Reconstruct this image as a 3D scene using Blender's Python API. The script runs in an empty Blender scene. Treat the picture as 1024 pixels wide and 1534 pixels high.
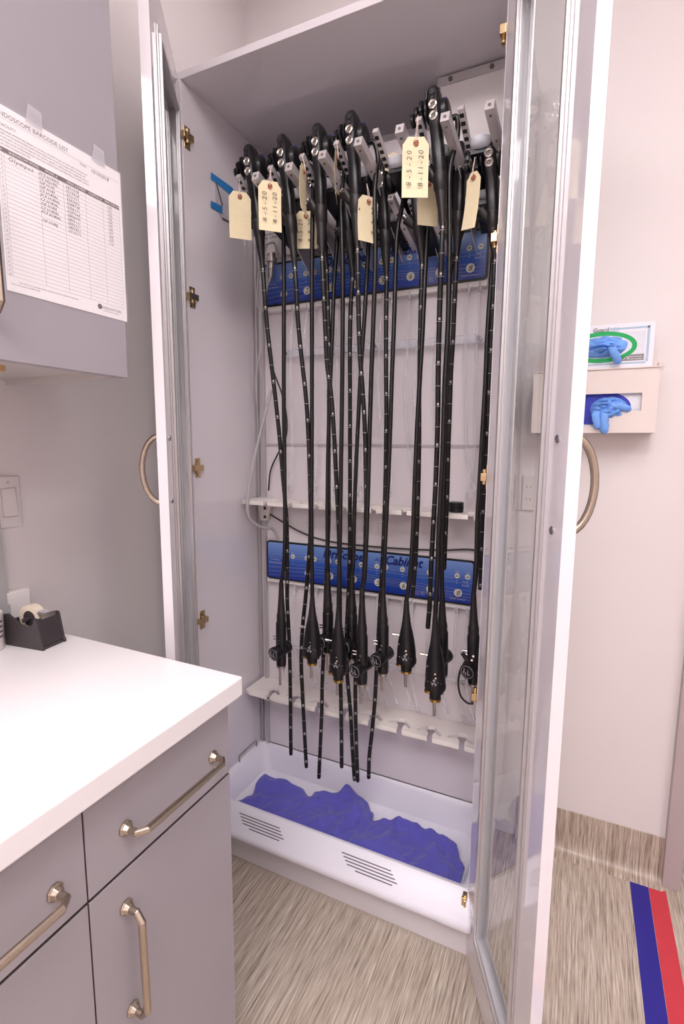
import bpy, bmesh, math, random
from mathutils import Vector, Matrix
random.seed(7)
PI = math.pi
S = bpy.context.scene
COL = S.collection

# ------------------------------------------------------------------ camera
CAMLOC = Vector((1.08117, -1.21836, 1.35937))
YAW, PITCH, ROLL, FPX = -0.440978, 0.135369, 0.0061227, 759.26
_f = Vector((math.sin(YAW)*math.cos(PITCH), math.cos(YAW)*math.cos(PITCH), -math.sin(PITCH)))
_r0 = Vector((math.cos(YAW), -math.sin(YAW), 0)); _u0 = _r0.cross(_f)
_r = _r0*math.cos(ROLL) + _u0*math.sin(ROLL)
_u = _u0*math.cos(ROLL) - _r0*math.sin(ROLL)
cam_d = bpy.data.cameras.new('camera'); cam = bpy.data.objects.new('camera', cam_d); COL.objects.link(cam)
cam.matrix_world = Matrix(((_r.x, _u.x, -_f.x, CAMLOC.x), (_r.y, _u.y, -_f.y, CAMLOC.y), (_r.z, _u.z, -_f.z, CAMLOC.z), (0, 0, 0, 1)))
cam_d.sensor_fit = 'VERTICAL'; cam_d.sensor_height = 36; cam_d.lens = FPX/1534*36; cam_d.clip_start = 0.02
S.camera = cam

# ------------------------------------------------------------------ world, exposure
S.view_settings.view_transform = 'Standard'; S.view_settings.look = 'None'
S.view_settings.gamma = 1; S.view_settings.use_curve_mapping = False
S.view_settings.exposure = 0.36
W_ = bpy.data.worlds.new('world'); S.world = W_; W_.use_nodes = True
W_.node_tree.nodes['Background'].inputs[0].default_value = (0.9, 0.88, 0.9, 1)
W_.node_tree.nodes['Background'].inputs[1].default_value = 0.5
LIGHT_STRENGTH = 8.4
LIGHTS = [(1.38, -1.2, 0.6, 0.9), (0.9, -2.35, 1.8, 1.2), (2.6, -1.3, 0.6, 1.2), (0.32, -0.02, 0.26, 0.20)]   # x, y, size x, size y; second enlarged as fill, last added to brighten wall corner
CEIL = 3.05

def U(px, py, ax, val):
    """point of the room seen at a pixel of the photograph, on the plane axis = val"""
    d = _f + _r*((px-512)/FPX) - _u*((py-767)/FPX)
    t = (val - CAMLOC[ax])/d[ax]
    return CAMLOC + d*t

# ------------------------------------------------------------------ materials
def srgb(c):
    return tuple(((v/255)/12.92 if v/255 <= .04045 else ((v/255+.055)/1.055)**2.4) for v in c)
MATS = {}
def mat(name, rgb, rough=.5, metal=0, coat=0, spec=.5, trans=0, alpha=1, noise=None, bump=None, emit=0, ior=1.45, sheen=0):
    m = bpy.data.materials.new(name); m.use_nodes = True; nt = m.node_tree; b = nt.nodes['Principled BSDF']
    c = srgb(rgb)+(1,)
    I = b.inputs
    I['Base Color'].default_value = c; I['Roughness'].default_value = rough; I['Metallic'].default_value = metal
    I['Coat Weight'].default_value = coat; I['Coat Roughness'].default_value = .05; I['Specular IOR Level'].default_value = spec
    I['Transmission Weight'].default_value = trans; I['Alpha'].default_value = alpha; I['IOR'].default_value = ior
    I['Sheen Weight'].default_value = sheen
    if emit: I['Emission Color'].default_value = c; I['Emission Strength'].default_value = emit
    tc = nt.nodes.new('ShaderNodeTexCoord')
    if noise:   # (scale, amount)
        n = nt.nodes.new('ShaderNodeTexNoise'); n.inputs['Scale'].default_value = noise[0]; n.inputs['Detail'].default_value = 5
        nt.links.new(tc.outputs['Object'], n.inputs['Vector'])
        r = nt.nodes.new('ShaderNodeMapRange'); r.inputs[3].default_value = 1-noise[1]; r.inputs[4].default_value = 1+noise[1]
        r.inputs[1].default_value = .3; r.inputs[2].default_value = .7
        nt.links.new(n.outputs[0], r.inputs[0])
        mx = nt.nodes.new('ShaderNodeVectorMath'); mx.operation = 'SCALE'; mx.inputs[0].default_value = c[:3]
        nt.links.new(r.outputs[0], mx.inputs['Scale']); nt.links.new(mx.outputs[0], I['Base Color'])
    if bump:    # (scale, strength)
        n = nt.nodes.new('ShaderNodeTexNoise'); n.inputs['Scale'].default_value = bump[0]; n.inputs['Detail'].default_value = 3
        nt.links.new(tc.outputs['Object'], n.inputs['Vector'])
        bp = nt.nodes.new('ShaderNodeBump'); bp.inputs['Strength'].default_value = bump[1]; bp.inputs['Distance'].default_value = .002
        nt.links.new(n.outputs[0], bp.inputs['Height']); nt.links.new(bp.outputs[0], I['Normal'])
    MATS[name] = m; return m
mat('wall_paint', (221, 213, 213), .55, noise=(1.5, .012), bump=(220, .12))
mat('ceiling_paint', (235, 230, 230), .8, noise=(40, .02))
mat('white_laminate', (222, 216, 222), .045, spec=.5, coat=.6, noise=(3, .008))
mat('back_laminate', (226, 218, 222), .3, noise=(3, .01))
mat('white_plastic', (236, 230, 229), .35, noise=(8, .01))
mat('comb_plastic', (238, 230, 226), .45, noise=(12, .015))
mat('basin_plastic', (232, 229, 240), .3, noise=(6, .01))
mat('slot_dark', (105, 95, 98), .7)
mat('aluminium', (206, 202, 204), .4, .75)
mat('brushed_steel', (190, 182, 178), .32, 1, noise=(60, .04))
mat('arm_metal', (214, 208, 210), .35, .6, noise=(50, .04))
mat('nickel', (188, 174, 158), .27, 1, noise=(40, .04))
mat('hinge_metal', (205, 180, 140), .25, 1, noise=(60, .06))
mat('screw_metal', (170, 166, 172), .25, 1)
mat('chrome', (225, 218, 212), .12, 1)
mat('gold', (205, 165, 90), .25, 1)
mat('black_plastic', (24, 22, 26), .3, spec=.5, noise=(40, .15))
mat('black_rubber', (34, 29, 31), .42, noise=(60, .12))
mat('tube_black', (24, 20, 22), .33, spec=.5, noise=(60, .1))
mat('marking_white', (196, 192, 190), .6)
mat('marking_grey', (150, 146, 150), .6)
mat('ring_blue', (30, 60, 190), .4)
mat('cup_white', (222, 226, 236), .35, trans=.15)
mat('manila', (232, 217, 182), .75, noise=(60, .025))
mat('eyelet', (168, 104, 76), .7)
mat('string', (225, 205, 195), .8)
mat('ink', (42, 38, 46), .7)
mat('print_ink', (96, 86, 90), .7)
mat('print_grey', (150, 142, 146), .7)
mat('header_brown', (112, 96, 96), .6)
mat('paper', (238, 232, 236), .6, noise=(20, .01))
mat('cabinet_grey', (163, 157, 164), .42, noise=(3, .02), bump=(400, .05))
mat('cabinet_edge', (96, 82, 84), .6)
mat('carcass', (196, 190, 188), .5, noise=(5, .02))
mat('wood', (205, 170, 120), .6, noise=(25, .12))
mat('worktop_white', (240, 235, 238), .22, noise=(6, .006))
mat('switch_plate', (214, 206, 205), .35)
mat('holder_beige', (222, 209, 204), .45, noise=(12, .012))
mat('box_card', (228, 226, 234), .55)
mat('box_blue', (170, 190, 212), .6)
mat('box_green', (10, 165, 85), .5)
mat('box_navy', (40, 50, 165), .5)
mat('box_label', (130, 126, 128), .6)
mat('glove_blue', (112, 160, 232), .5, noise=(30, .12))
mat('tape_blue', (44, 37, 142), .5, noise=(20, .04))
mat('tape_red', (204, 62, 74), .5, noise=(20, .04))
mat('painter_tape', (40, 128, 196), .6, noise=(60, .05))
mat('towel_fabric', (96, 92, 186), .85, noise=(900, .12), bump=(1200, .5), sheen=.2)
mat('dispenser_black', (62, 55, 58), .35, noise=(30, .08))
mat('tape_roll', (228, 216, 196), .4, noise=(30, .04))
mat('folder_grey', (178, 176, 177), .3, noise=(10, .03))
mat('jamb_paint', (176, 160, 162), .4, noise=(10, .02))
mat('seam_grey', (186, 178, 182), .5)
mat('foil_border', (22, 22, 30), .4)
mat('print_navy', (16, 30, 105), .5)
mat('port_cream', (214, 210, 200), .4)
mat('port_dark', (110, 104, 90), .5)
mat('light_diffuser', (255, 250, 250), .5, emit=LIGHT_STRENGTH)
mat('fixture_white', (235, 235, 235), .5)
mat('cable_black', (38, 32, 34), .45)
mat('hose_grey', (196, 190, 192), .35, trans=.2)

def clear_mat(name, rgb, opacity, rough=.08):
    m = bpy.data.materials.new(name); m.use_nodes = True; nt = m.node_tree; nt.nodes.clear()
    o = nt.nodes.new('ShaderNodeOutputMaterial'); t = nt.nodes.new('ShaderNodeBsdfTransparent'); p = nt.nodes.new('ShaderNodeBsdfPrincipled')
    p.inputs['Base Color'].default_value = srgb(rgb)+(1,); p.inputs['Roughness'].default_value = rough
    mx = nt.nodes.new('ShaderNodeMixShader'); fr = nt.nodes.new('ShaderNodeFresnel'); fr.inputs[0].default_value = 1.45
    mr = nt.nodes.new('ShaderNodeMapRange'); mr.inputs[3].default_value = opacity; mr.inputs[4].default_value = 1
    ge = nt.nodes.new('ShaderNodeNewGeometry'); ml = nt.nodes.new('ShaderNodeMath'); ml.operation = 'SUBTRACT'; ml.use_clamp = True
    nt.links.new(fr.outputs[0], ml.inputs[0]); nt.links.new(ge.outputs['Backfacing'], ml.inputs[1])
    nt.links.new(ml.outputs[0], mr.inputs[0]); nt.links.new(mr.outputs[0], mx.inputs[0])
    nt.links.new(t.outputs[0], mx.inputs[1]); nt.links.new(p.outputs[0], mx.inputs[2]); nt.links.new(mx.outputs[0], o.inputs[0])
    MATS[name] = m
clear_mat('clear_tube', (232, 230, 240), .22)
clear_mat('clear_bar', (225, 224, 232), .35, .2)
clear_mat('clear_sleeve', (245, 243, 246), .04, .06)
clear_mat('pouch', (225, 222, 230), .35, .2)
clear_mat('clear_tape', (225, 222, 230), .3, .3)
def glass_mat():
    m = bpy.data.materials.new('glass'); m.use_nodes = True; nt = m.node_tree; nt.nodes.clear()
    o = nt.nodes.new('ShaderNodeOutputMaterial'); t = nt.nodes.new('ShaderNodeBsdfTransparent'); p = nt.nodes.new('ShaderNodeBsdfGlossy')
    t.inputs[0].default_value = (.93, .95, .95, 1); p.inputs['Roughness'].default_value = .0
    mx = nt.nodes.new('ShaderNodeMixShader'); fr = nt.nodes.new('ShaderNodeFresnel'); fr.inputs[0].default_value = 1.5
    ge = nt.nodes.new('ShaderNodeNewGeometry'); ml = nt.nodes.new('ShaderNodeMath'); ml.operation = 'SUBTRACT'; ml.use_clamp = True
    nt.links.new(fr.outputs[0], ml.inputs[0]); nt.links.new(ge.outputs['Backfacing'], ml.inputs[1])
    nt.links.new(ml.outputs[0], mx.inputs[0]); nt.links.new(t.outputs[0], mx.inputs[1]); nt.links.new(p.outputs[0], mx.inputs[2])
    nt.links.new(mx.outputs[0], o.inputs[0]); MATS['glass'] = m
glass_mat()
def floor_mat(name, axis, rgbs):
    m = bpy.data.materials.new(name); m.use_nodes = True; nt = m.node_tree; b = nt.nodes['Principled BSDF']
    tc = nt.nodes.new('ShaderNodeTexCoord'); mp = nt.nodes.new('ShaderNodeMapping')
    mp.inputs['Scale'].default_value = (230, 5, 5) if axis == 'y' else (150, 8, 5)
    n = nt.nodes.new('ShaderNodeTexNoise'); n.inputs['Scale'].default_value = 1; n.inputs['Detail'].default_value = 5; n.inputs['Roughness'].default_value = .65
    mp2 = nt.nodes.new('ShaderNodeMapping'); mp2.inputs['Scale'].default_value = (800, 16, 16) if axis == 'y' else (500, 25, 20)
    n2 = nt.nodes.new('ShaderNodeTexNoise'); n2.inputs['Scale'].default_value = 1; n2.inputs['Detail'].default_value = 3
    nt.links.new(tc.outputs['Object'], mp.inputs[0]); nt.links.new(mp.outputs[0], n.inputs['Vector'])
    nt.links.new(tc.outputs['Object'], mp2.inputs[0]); nt.links.new(mp2.outputs[0], n2.inputs['Vector'])
    ad = nt.nodes.new('ShaderNodeMath'); ad.operation = 'MULTIPLY_ADD'; ad.inputs[1].default_value = .45
    sc = nt.nodes.new('ShaderNodeMath'); sc.operation = 'MULTIPLY'; sc.inputs[1].default_value = .55
    nt.links.new(n.outputs[0], sc.inputs[0]); nt.links.new(n2.outputs[0], ad.inputs[0]); nt.links.new(sc.outputs[0], ad.inputs[2])
    cr = nt.nodes.new('ShaderNodeValToRGB'); e = cr.color_ramp.elements
    e[0].position = .36; e[0].color = srgb(rgbs[0])+(1,); e[1].position = .63; e[1].color = srgb(rgbs[2])+(1,)
    k = e.new(.49); k.color = srgb(rgbs[1])+(1,)
    nt.links.new(ad.outputs[0], cr.inputs[0]); nt.links.new(cr.outputs[0], b.inputs['Base Color'])
    b.inputs['Roughness'].default_value = .38
    MATS[name] = m
floor_mat('floor_vinyl', 'y', ((112, 96, 86), (180, 165, 151), (224, 213, 200)))
floor_mat('cove_vinyl', 'z', ((118, 100, 90), (168, 152, 138), (210, 196, 182)))
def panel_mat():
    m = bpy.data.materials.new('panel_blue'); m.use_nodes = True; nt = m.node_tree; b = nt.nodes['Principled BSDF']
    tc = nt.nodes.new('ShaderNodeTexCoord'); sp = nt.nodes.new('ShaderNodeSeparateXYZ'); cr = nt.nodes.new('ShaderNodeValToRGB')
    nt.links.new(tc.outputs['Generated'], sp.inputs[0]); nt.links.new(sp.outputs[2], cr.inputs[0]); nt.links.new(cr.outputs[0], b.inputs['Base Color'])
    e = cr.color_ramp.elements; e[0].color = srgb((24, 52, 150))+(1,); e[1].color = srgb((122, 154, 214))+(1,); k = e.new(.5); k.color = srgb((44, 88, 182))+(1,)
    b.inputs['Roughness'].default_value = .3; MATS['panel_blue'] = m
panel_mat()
def dot_mat():
    m = bpy.data.materials.new('box_pattern'); m.use_nodes = True; nt = m.node_tree; b = nt.nodes['Principled BSDF']
    tc = nt.nodes.new('ShaderNodeTexCoord'); v = nt.nodes.new('ShaderNodeTexVoronoi'); v.inputs['Scale'].default_value = 260; v.inputs['Randomness'].default_value = .2
    cr = nt.nodes.new('ShaderNodeValToRGB'); e = cr.color_ramp.elements
    e[0].position = .25; e[0].color = srgb((188, 186, 205))+(1,); e[1].position = .45; e[1].color = srgb((232, 230, 236))+(1,)
    nt.links.new(tc.outputs['Object'], v.inputs['Vector']); nt.links.new(v.outputs['Distance'], cr.inputs[0]); nt.links.new(cr.outputs[0], b.inputs['Base Color'])
    b.inputs['Roughness'].default_value = .5; MATS['box_pattern'] = m
dot_mat()

# ------------------------------------------------------------------ mesh helpers
def frame(d):
    d = Vector(d).normalized(); a = Vector((1, 0, 0)) if abs(d.x) < .85 else Vector((0, 1, 0))
    x = (a - d*a.dot(d)).normalized(); return x, d.cross(x), d
class MB:
    def __init__(s): s.v = []; s.f = []
    def add(s, vs, fs):
        o = len(s.v); s.v += [Vector(v) for v in vs]; s.f += [tuple(i+o for i in f) for f in fs]; return s
    def box(s, lo, hi, M=None):
        x0, y0, z0 = lo; x1, y1, z1 = hi
        vs = [Vector(p) for p in ((x0, y0, z0), (x1, y0, z0), (x1, y1, z0), (x0, y1, z0), (x0, y0, z1), (x1, y0, z1), (x1, y1, z1), (x0, y1, z1))]
        if M: vs = [M @ v for v in vs]
        return s.add(vs, [(3, 2, 1, 0), (4, 5, 6, 7), (0, 1, 5, 4), (1, 2, 6, 5), (2, 3, 7, 6), (3, 0, 4, 7)])
    def prism(s, poly, vec):
        n = len(poly); vec = Vector(vec); a = [Vector(p) for p in poly]; b = [p+vec for p in a]
        return s.add(a+b, [tuple(range(n))[::-1], tuple(range(n, 2*n))] + [(i, (i+1) % n, n+(i+1) % n, n+i) for i in range(n)])
    def face(s, poly): return s.add(poly, [tuple(range(len(poly)))])
    def loft(s, rings, caps=True):
        n = len(rings[0]); vs = [p for r in rings for p in r]; fs = []
        for k in range(len(rings)-1):
            for i in range(n):
                fs.append((k*n+i, k*n+(i+1) % n, (k+1)*n+(i+1) % n, (k+1)*n+i))
        if caps: fs += [tuple(range(n))[::-1], tuple(range((len(rings)-1)*n, len(rings)*n))]
        return s.add(vs, fs)
    def body(s, A, B, secs, n=20, e=2.0, caps=True):
        """sections (t, rx, ry) along A->B, rx along world X, ry across; superellipse exponent e"""
        A = Vector(A); B = Vector(B); x, y, d = frame(B-A); rings = []
        for sec in secs:
            t, rx, ry = sec[:3]; ox, oy = (sec[3], sec[4]) if len(sec) > 3 else (0, 0)
            c = A+(B-A)*t + x*ox + y*oy; r = []
            for i in range(n):
                a = 2*PI*i/n; ca, sa = math.cos(a), math.sin(a)
                r.append(c + x*(rx*abs(ca)**(2/e)*(1 if ca >= 0 else -1)) + y*(ry*abs(sa)**(2/e)*(1 if sa >= 0 else -1)))
            rings.append(r)
        return s.loft(rings, caps)
    def cyl(s, A, B, r, r2=None, n=16): return s.body(A, B, [(0, r, r), (1, r2 if r2 is not None else r, r2 if r2 is not None else r)], n)
    def tube(s, pts, r, n=10, caps=True):
        pts = [Vector(p) for p in pts]; rings = []; x = None
        for i, p in enumerate(pts):
            d = (pts[min(i+1, len(pts)-1)]-pts[max(i-1, 0)])
            if d.length < 1e-9: d = Vector((0, 0, 1))
            d.normalize()
            if x is None: x = frame(d)[0]
            x = (x-d*x.dot(d)).normalized(); y = d.cross(x)
            rr = r[i] if isinstance(r, (list, tuple)) else r
            rings.append([p+x*rr*math.cos(2*PI*k/n)+y*rr*math.sin(2*PI*k/n) for k in range(n)])
        return s.loft(rings, caps)
    def ring(s, c, axis, R, r, n=20, m=8):
        c = Vector(c); x, y, d = frame(axis); vs = []; fs = []
        for i in range(n):
            a = 2*PI*i/n; o = x*math.cos(a)+y*math.sin(a)
            for k in range(m):
                b = 2*PI*k/m; vs.append(c+o*(R+r*math.cos(b))+d*r*math.sin(b))
        for i in range(n):
            for k in range(m): fs.append((i*m+k, ((i+1) % n)*m+k, ((i+1) % n)*m+(k+1) % m, i*m+(k+1) % m))
        return s.add(vs, fs)
    def ball(s, c, rx, ry=None, rz=None, n=14, m=9):
        c = Vector(c); ry = ry or rx; rz = rz or rx; rings = []
        for j in range(m+1):
            t = PI*(j+.02)/(m+.04)
            rings.append([c+Vector((rx*math.sin(t)*math.cos(2*PI*i/n), ry*math.sin(t)*math.sin(2*PI*i/n), -rz*math.cos(t))) for i in range(n)])
        return s.loft(rings)
    def build(s, name, m, parent=None, smooth=False, bevel=0, org=None, kind=None, label=None):
        me = bpy.data.meshes.new(name); o = bpy.data.objects.new(name, me); COL.objects.link(o)
        base = Vector((0, 0, 0)); p = parent
        while p is not None: base += p.location; p = p.parent
        if org is not None: o.location = Vector(org)-base
        off = base+o.location
        me.from_pydata([v-off for v in s.v], [], s.f); me.validate()
        bm = bmesh.new(); bm.from_mesh(me); bmesh.ops.recalc_face_normals(bm, faces=bm.faces[:]); bm.to_mesh(me); bm.free()
        me.materials.append(MATS[m])
        if smooth:
            for p_ in me.polygons: p_.use_smooth = True
            if hasattr(me, 'set_sharp_from_angle'): me.set_sharp_from_angle(angle=math.radians(42))
        if bevel:
            b = o.modifiers.new('bevel', 'BEVEL'); b.width = bevel; b.segments = 3; b.limit_method = 'ANGLE'; b.angle_limit = math.radians(40)
        if parent: o.parent = parent
        if kind: o['kind'] = kind
        if label: o['label'] = label
        return o
def thing(name, label, cat, loc=(0, 0, 0), group=None):
    o = bpy.data.objects.new(name, None); COL.objects.link(o); o.location = loc; o.empty_display_size = .05
    o['label'] = label; o['category'] = cat
    if group: o['group'] = group
    return o
def tag(o, label, cat, group=None):
    o['label'] = label; o['category'] = cat
    if group: o['group'] = group
    return o
def struct(o): o['kind'] = 'structure'; return o
def smooth_path(pts, k=6):
    pts = [Vector(p) for p in pts]; q = [pts[0]*2-pts[1]]+pts+[pts[-1]*2-pts[-2]]; out = []
    for i in range(1, len(q)-2):
        a, b, c, d = q[i-1:i+3]
        for j in range(k):
            t = j/k
            out.append(.5*((2*b)+(c-a)*t+(2*a-5*b+4*c-d)*t*t+(3*b-a-3*c+d)*t**3))
    out.append(pts[-1]); return out
def text(mb, s, size, o, ex, ey, align='LEFT', shear=0, space=1, bold=0):
    """adds lettering as thin geometry; o origin (baseline), ex/ey unit directions"""
    cu = bpy.data.curves.new('t', 'FONT'); cu.body = s; cu.size = size; cu.align_x = align; cu.shear = shear; cu.space_character = space; cu.offset = bold
    cu.resolution_u = 2
    ob = bpy.data.objects.new('t', cu); me = bpy.data.meshes.new_from_object(ob)
    ex = Vector(ex).normalized(); ey = Vector(ey).normalized(); o = Vector(o)
    mb.add([o+ex*v.co.x+ey*v.co.y for v in me.vertices], [tuple(p.vertices) for p in me.polygons])
    bpy.data.objects.remove(ob); bpy.data.curves.remove(cu); bpy.data.meshes.remove(me)

# ------------------------------------------------------------------ the room
XW, YB = -0.13, 0.50
struct(MB().box((-.3, -3.2, -.06), (4.2, 3.2, 0)).build('floor', 'floor_vinyl'))
struct(MB().box((-.3, -3.2, CEIL), (4.2, 3.2, CEIL+.06)).build('ceiling', 'ceiling_paint'))
struct(MB().box((XW-.12, -3.2, 0), (XW, YB+.12, CEIL)).build('wall_left', 'wall_paint'))
JX = 1.392
wb = MB().box((XW, YB, 0), (JX, YB+.12, CEIL)); wb.box((JX, YB, 2.16), (2.42, YB+.12, CEIL)); wb.box((2.42, YB, 0), (3.4, YB+.12, CEIL))
struct(wb.build('wall_back', 'wall_paint'))
struct(MB().box((3.4, -3.2, 0), (3.52, YB+.12, CEIL)).build('wall_right', 'wall_paint'))
struct(MB().box((XW, -3.3, 0), (3.4, -3.2, CEIL)).build('wall_front', 'wall_paint'))
struct(MB().box((-.3, 2.6, 0), (4.2, 2.7, CEIL)).build('wall_corridor', 'wall_paint'))
# cove skirting of the same vinyl, curving out of the floor
def cove(name, x0, x1, y):
    prof = [(0, .150), (-.004, .150), (-.004, .04)]
    for k in range(1, 7):
        a = PI/2*k/6; prof.append((-.004-.034*(1-math.cos(a)), .04-.036*math.sin(a)))
    prof += [(-.045, .0005), (0, .0005)]
    return MB().prism([(x0, y+a, b) for a, b in prof], (x1-x0, 0, 0)).build(name, 'cove_vinyl', smooth=True)
struct(cove('baseboard_back', .95, JX-.006, YB))
# painted metal door frame
jm = MB(); a = JX-.006
jm.prism([(a, YB-.022, 0), (a+.048, YB-.022, 0), (a+.048, YB+.035, 0), (a+.062, YB+.035, 0), (a+.062, YB+.14, 0), (a, YB+.14, 0)], (0, 0, 2.16))
jm.box((2.38, YB-.022, 0), (2.43, YB+.14, 2.16)); jm.box((a, YB-.022, 2.11), (2.43, YB+.14, 2.17))
struct(jm.build('door_1', 'jamb_paint', bevel=.002))

# ceiling lights out of view, including the enlarged fill and the added small one
for i, (x, y, sx, sy) in enumerate(LIGHTS):
    t = thing('ceiling_light', ['ceiling light in front of the doorway', 'unseen ceiling light at the front end of the room, enlarged as fill', 'ceiling light nearest the right wall', 'small added fill light over the drying cabinet, brightening the wall corner'][i], 'light', (x, y, CEIL-.03))
    fr = MB()
    for (a0, b0, a1, b1) in ((-sx/2-.03, -sy/2-.03, sx/2+.03, -sy/2), (-sx/2-.03, sy/2, sx/2+.03, sy/2+.03), (-sx/2-.03, -sy/2, -sx/2, sy/2), (sx/2, -sy/2, sx/2+.03, sy/2)):
        fr.box((x+a0, y+b0, CEIL-.03), (x+a1, y+b1, CEIL-.0005))
    fr.build('frame', 'fixture_white', t)
    MB().box((x-sx/2, y-sy/2, CEIL-.022), (x+sx/2, y+sy/2, CEIL-.012)).build('diffuser', 'light_diffuser', t)

# ------------------------------------------------------------------ drying cabinet
W, D, H = .88, .345, 2.362
cab = thing('drying_cabinet', 'tall white scope drying cabinet with both glass doors open', 'cabinet', (W/2, D/2, 0))
MB().box((-.019, .0, .19), (0, .492, H)).build('side_panel', 'white_laminate', cab, bevel=.001)
MB().box((W, .0, .19), (W+.019, .492, H)).build('side_panel', 'white_laminate', cab, bevel=.001)
MB().box((-.019, .0, H), (W+.019, .496, H+.02)).build('top_panel', 'white_laminate', cab, bevel=.001)
MB().box((0, D, .19), (W, D+.018, 2.262)).build('back_panel', 'back_laminate', cab)
MB().box((0, .482, .19), (W, .492, H)).build('rear_panel', 'white_laminate', cab)
MB().box((-.019, .0, 0), (W+.019, .016, .115)).box((-.019, D+.004, 0), (W+.019, D+.02, .115)).box((-.019, .016, 0), (-.003, D+.004, .115)).box((W+.003, .016, 0), (W+.019, D+.004, .115)).build('plinth', 'white_laminate', cab, bevel=.001)
MB().box((0, D-.003, 1.347), (W, D, 1.356)).build('seam_strip', 'seam_grey', cab)
# aluminium uprights in the left rear corner
for x0, x1 in ((.005, .013), (.026, .038)):
    MB().box((x0, D-.014, .19), (x1, D, 2.2)).build('corner_rail', 'aluminium', cab, bevel=.001)
# moulded base: fascia, rim and basin in one loft
def rrect(x0, y0, x1, y1, r, z, k=6):
    out = []
    for cx, cy, a0 in ((x1-r, y1-r, 0), (x0+r, y1-r, PI/2), (x0+r, y0+r, PI), (x1-r, y0+r, 3*PI/2)):
        for i in range(k+1):
            a = a0+PI/2*i/k; out.append(Vector((cx+r*math.cos(a), cy+r*math.sin(a), z)))
    return out
bas = MB()
rings = [rrect(-.019, -.048, W+.019, D+.018, .012, .1155), rrect(-.019, -.05, W+.019, D+.018, .012, .118), rrect(-.019, -.05, W+.019, D+.018, .012, .132),
         rrect(-.019, -.045, W+.019, D+.018, .012, .139), rrect(-.015, .000, W+.012, D-.002, .012, .184), rrect(-.008, .008, W+.006, D-.005, .014, .190),
         rrect(.004, .019, W-.004, D-.008, .02, .188), rrect(.018, .030, W-.018, D-.014, .03, .172), rrect(.036, .042, W-.036, D-.030, .04, .096), rrect(.058, .06, W-.058, D-.050, .05, .084)]
bas.loft(rings, caps=False); bas.f.append(tuple(range((len(rings)-1)*28, len(rings)*28)))
basin = bas.build('basin', 'basin_plastic', cab, smooth=True)
# vent slots cut in the sloping fascia
def fascia(x, v, lift=.0005):       # v 0 bottom .. 1 top of slope
    y = -.045+.045*v; z = .139+(.184-.139)*v
    return Vector((x, y-.62*lift, z+.78*lift))
for xc in (.244, .609):
    ve = MB()
    for k in range(5):
        v = .30+.12*k; off = (k-2)*-.008; ln = .076-(.020 if k == 0 else 0)
        a, b = fascia(xc-ln+off, v), fascia(xc+ln+off, v); du = (fascia(xc, v+.022)-fascia(xc, v-.022))
        ve.face([a-du*.5, b-du*.5, b+du*.5, a+du*.5])
    ve.build('vent_slots', 'slot_dark', basin)
# little wire handle on the left of the basin
MB().tube(smooth_path([(.004, .19, .188), (.004, .19, .205), (.004, .20, .211), (.004, .29, .211), (.004, .30, .205), (.004, .30, .188)], 4), .003).build('wire_handle', 'brushed_steel', basin, smooth=True)
# brackets + comb racks
def comb(z):
    yf, yb, th = .215, D-.001, .014
    pts = [(.012, yb), (.012, yf+.012), (.035, yf)]
    for i in range(8):
        x = .116+.0986*i
        if x > W-.03: break
        pts += [(x-.008, yf), (x-.011, yf+.024), (x-.020, yf+.040), (x-.046, yf+.030), (x-.050, yf+.034), (x-.047, yf+.043), (x-.022, yf+.068), (x-.002, yf+.070), (x+.026, yf+.040), (x+.031, yf+.036), (x+.026, yf+.024), (x+.006, yf+.042), (x+.003, yf+.024), (x+.008, yf)]
    pts += [(W-.004, yf), (W-.004, yb)]
    return MB().prism([(a, b, z-th) for a, b in pts], (0, 0, th)).build('comb_rack', 'comb_plastic', cab, bevel=.0015)
for z in (1.160, .459):
    cr_ = comb(z)
    br = MB().prism([(.004, D-.003, z-.014), (.075, D-.003, z-.014), (.06, D-.003, z-.05), (.05, D-.003, z-.085), (.022, D-.003, z-.085), (.018, D-.003, z-.05)], (0, -.022, 0)).build('rack_bracket', 'comb_plastic', cr_, bevel=.003)
    sc = MB()
    for dz in (.034, .066): sc.cyl((.044, D-.026, z-.014-dz+.01), (.044, D-.0245, z-.014-dz+.01), .006)
    sc.build('bracket_screw', 'black_plastic', cr_)
# clear guide bars
def guide(z, x0, x1, th):
    g = MB().box((x0, D-.030, z-th), (x1, D-.022, z+th)).build('tube_guide', 'clear_bar', cab, bevel=.003)
    s = MB()
    for x in (x0+.015, (x0+x1)/2, x1-.015): s.ring((x, D-.033, z), (0, 1, 0), .006, .0025, 14, 6); s.cyl((x, D-.022, z), (x, D-.001, z), .004)
    s.build('guide_screw', 'screw_metal', g, smooth=True)
guide(1.66, .125, .805, .013); guide(.613, .12, .80, .008)
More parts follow.
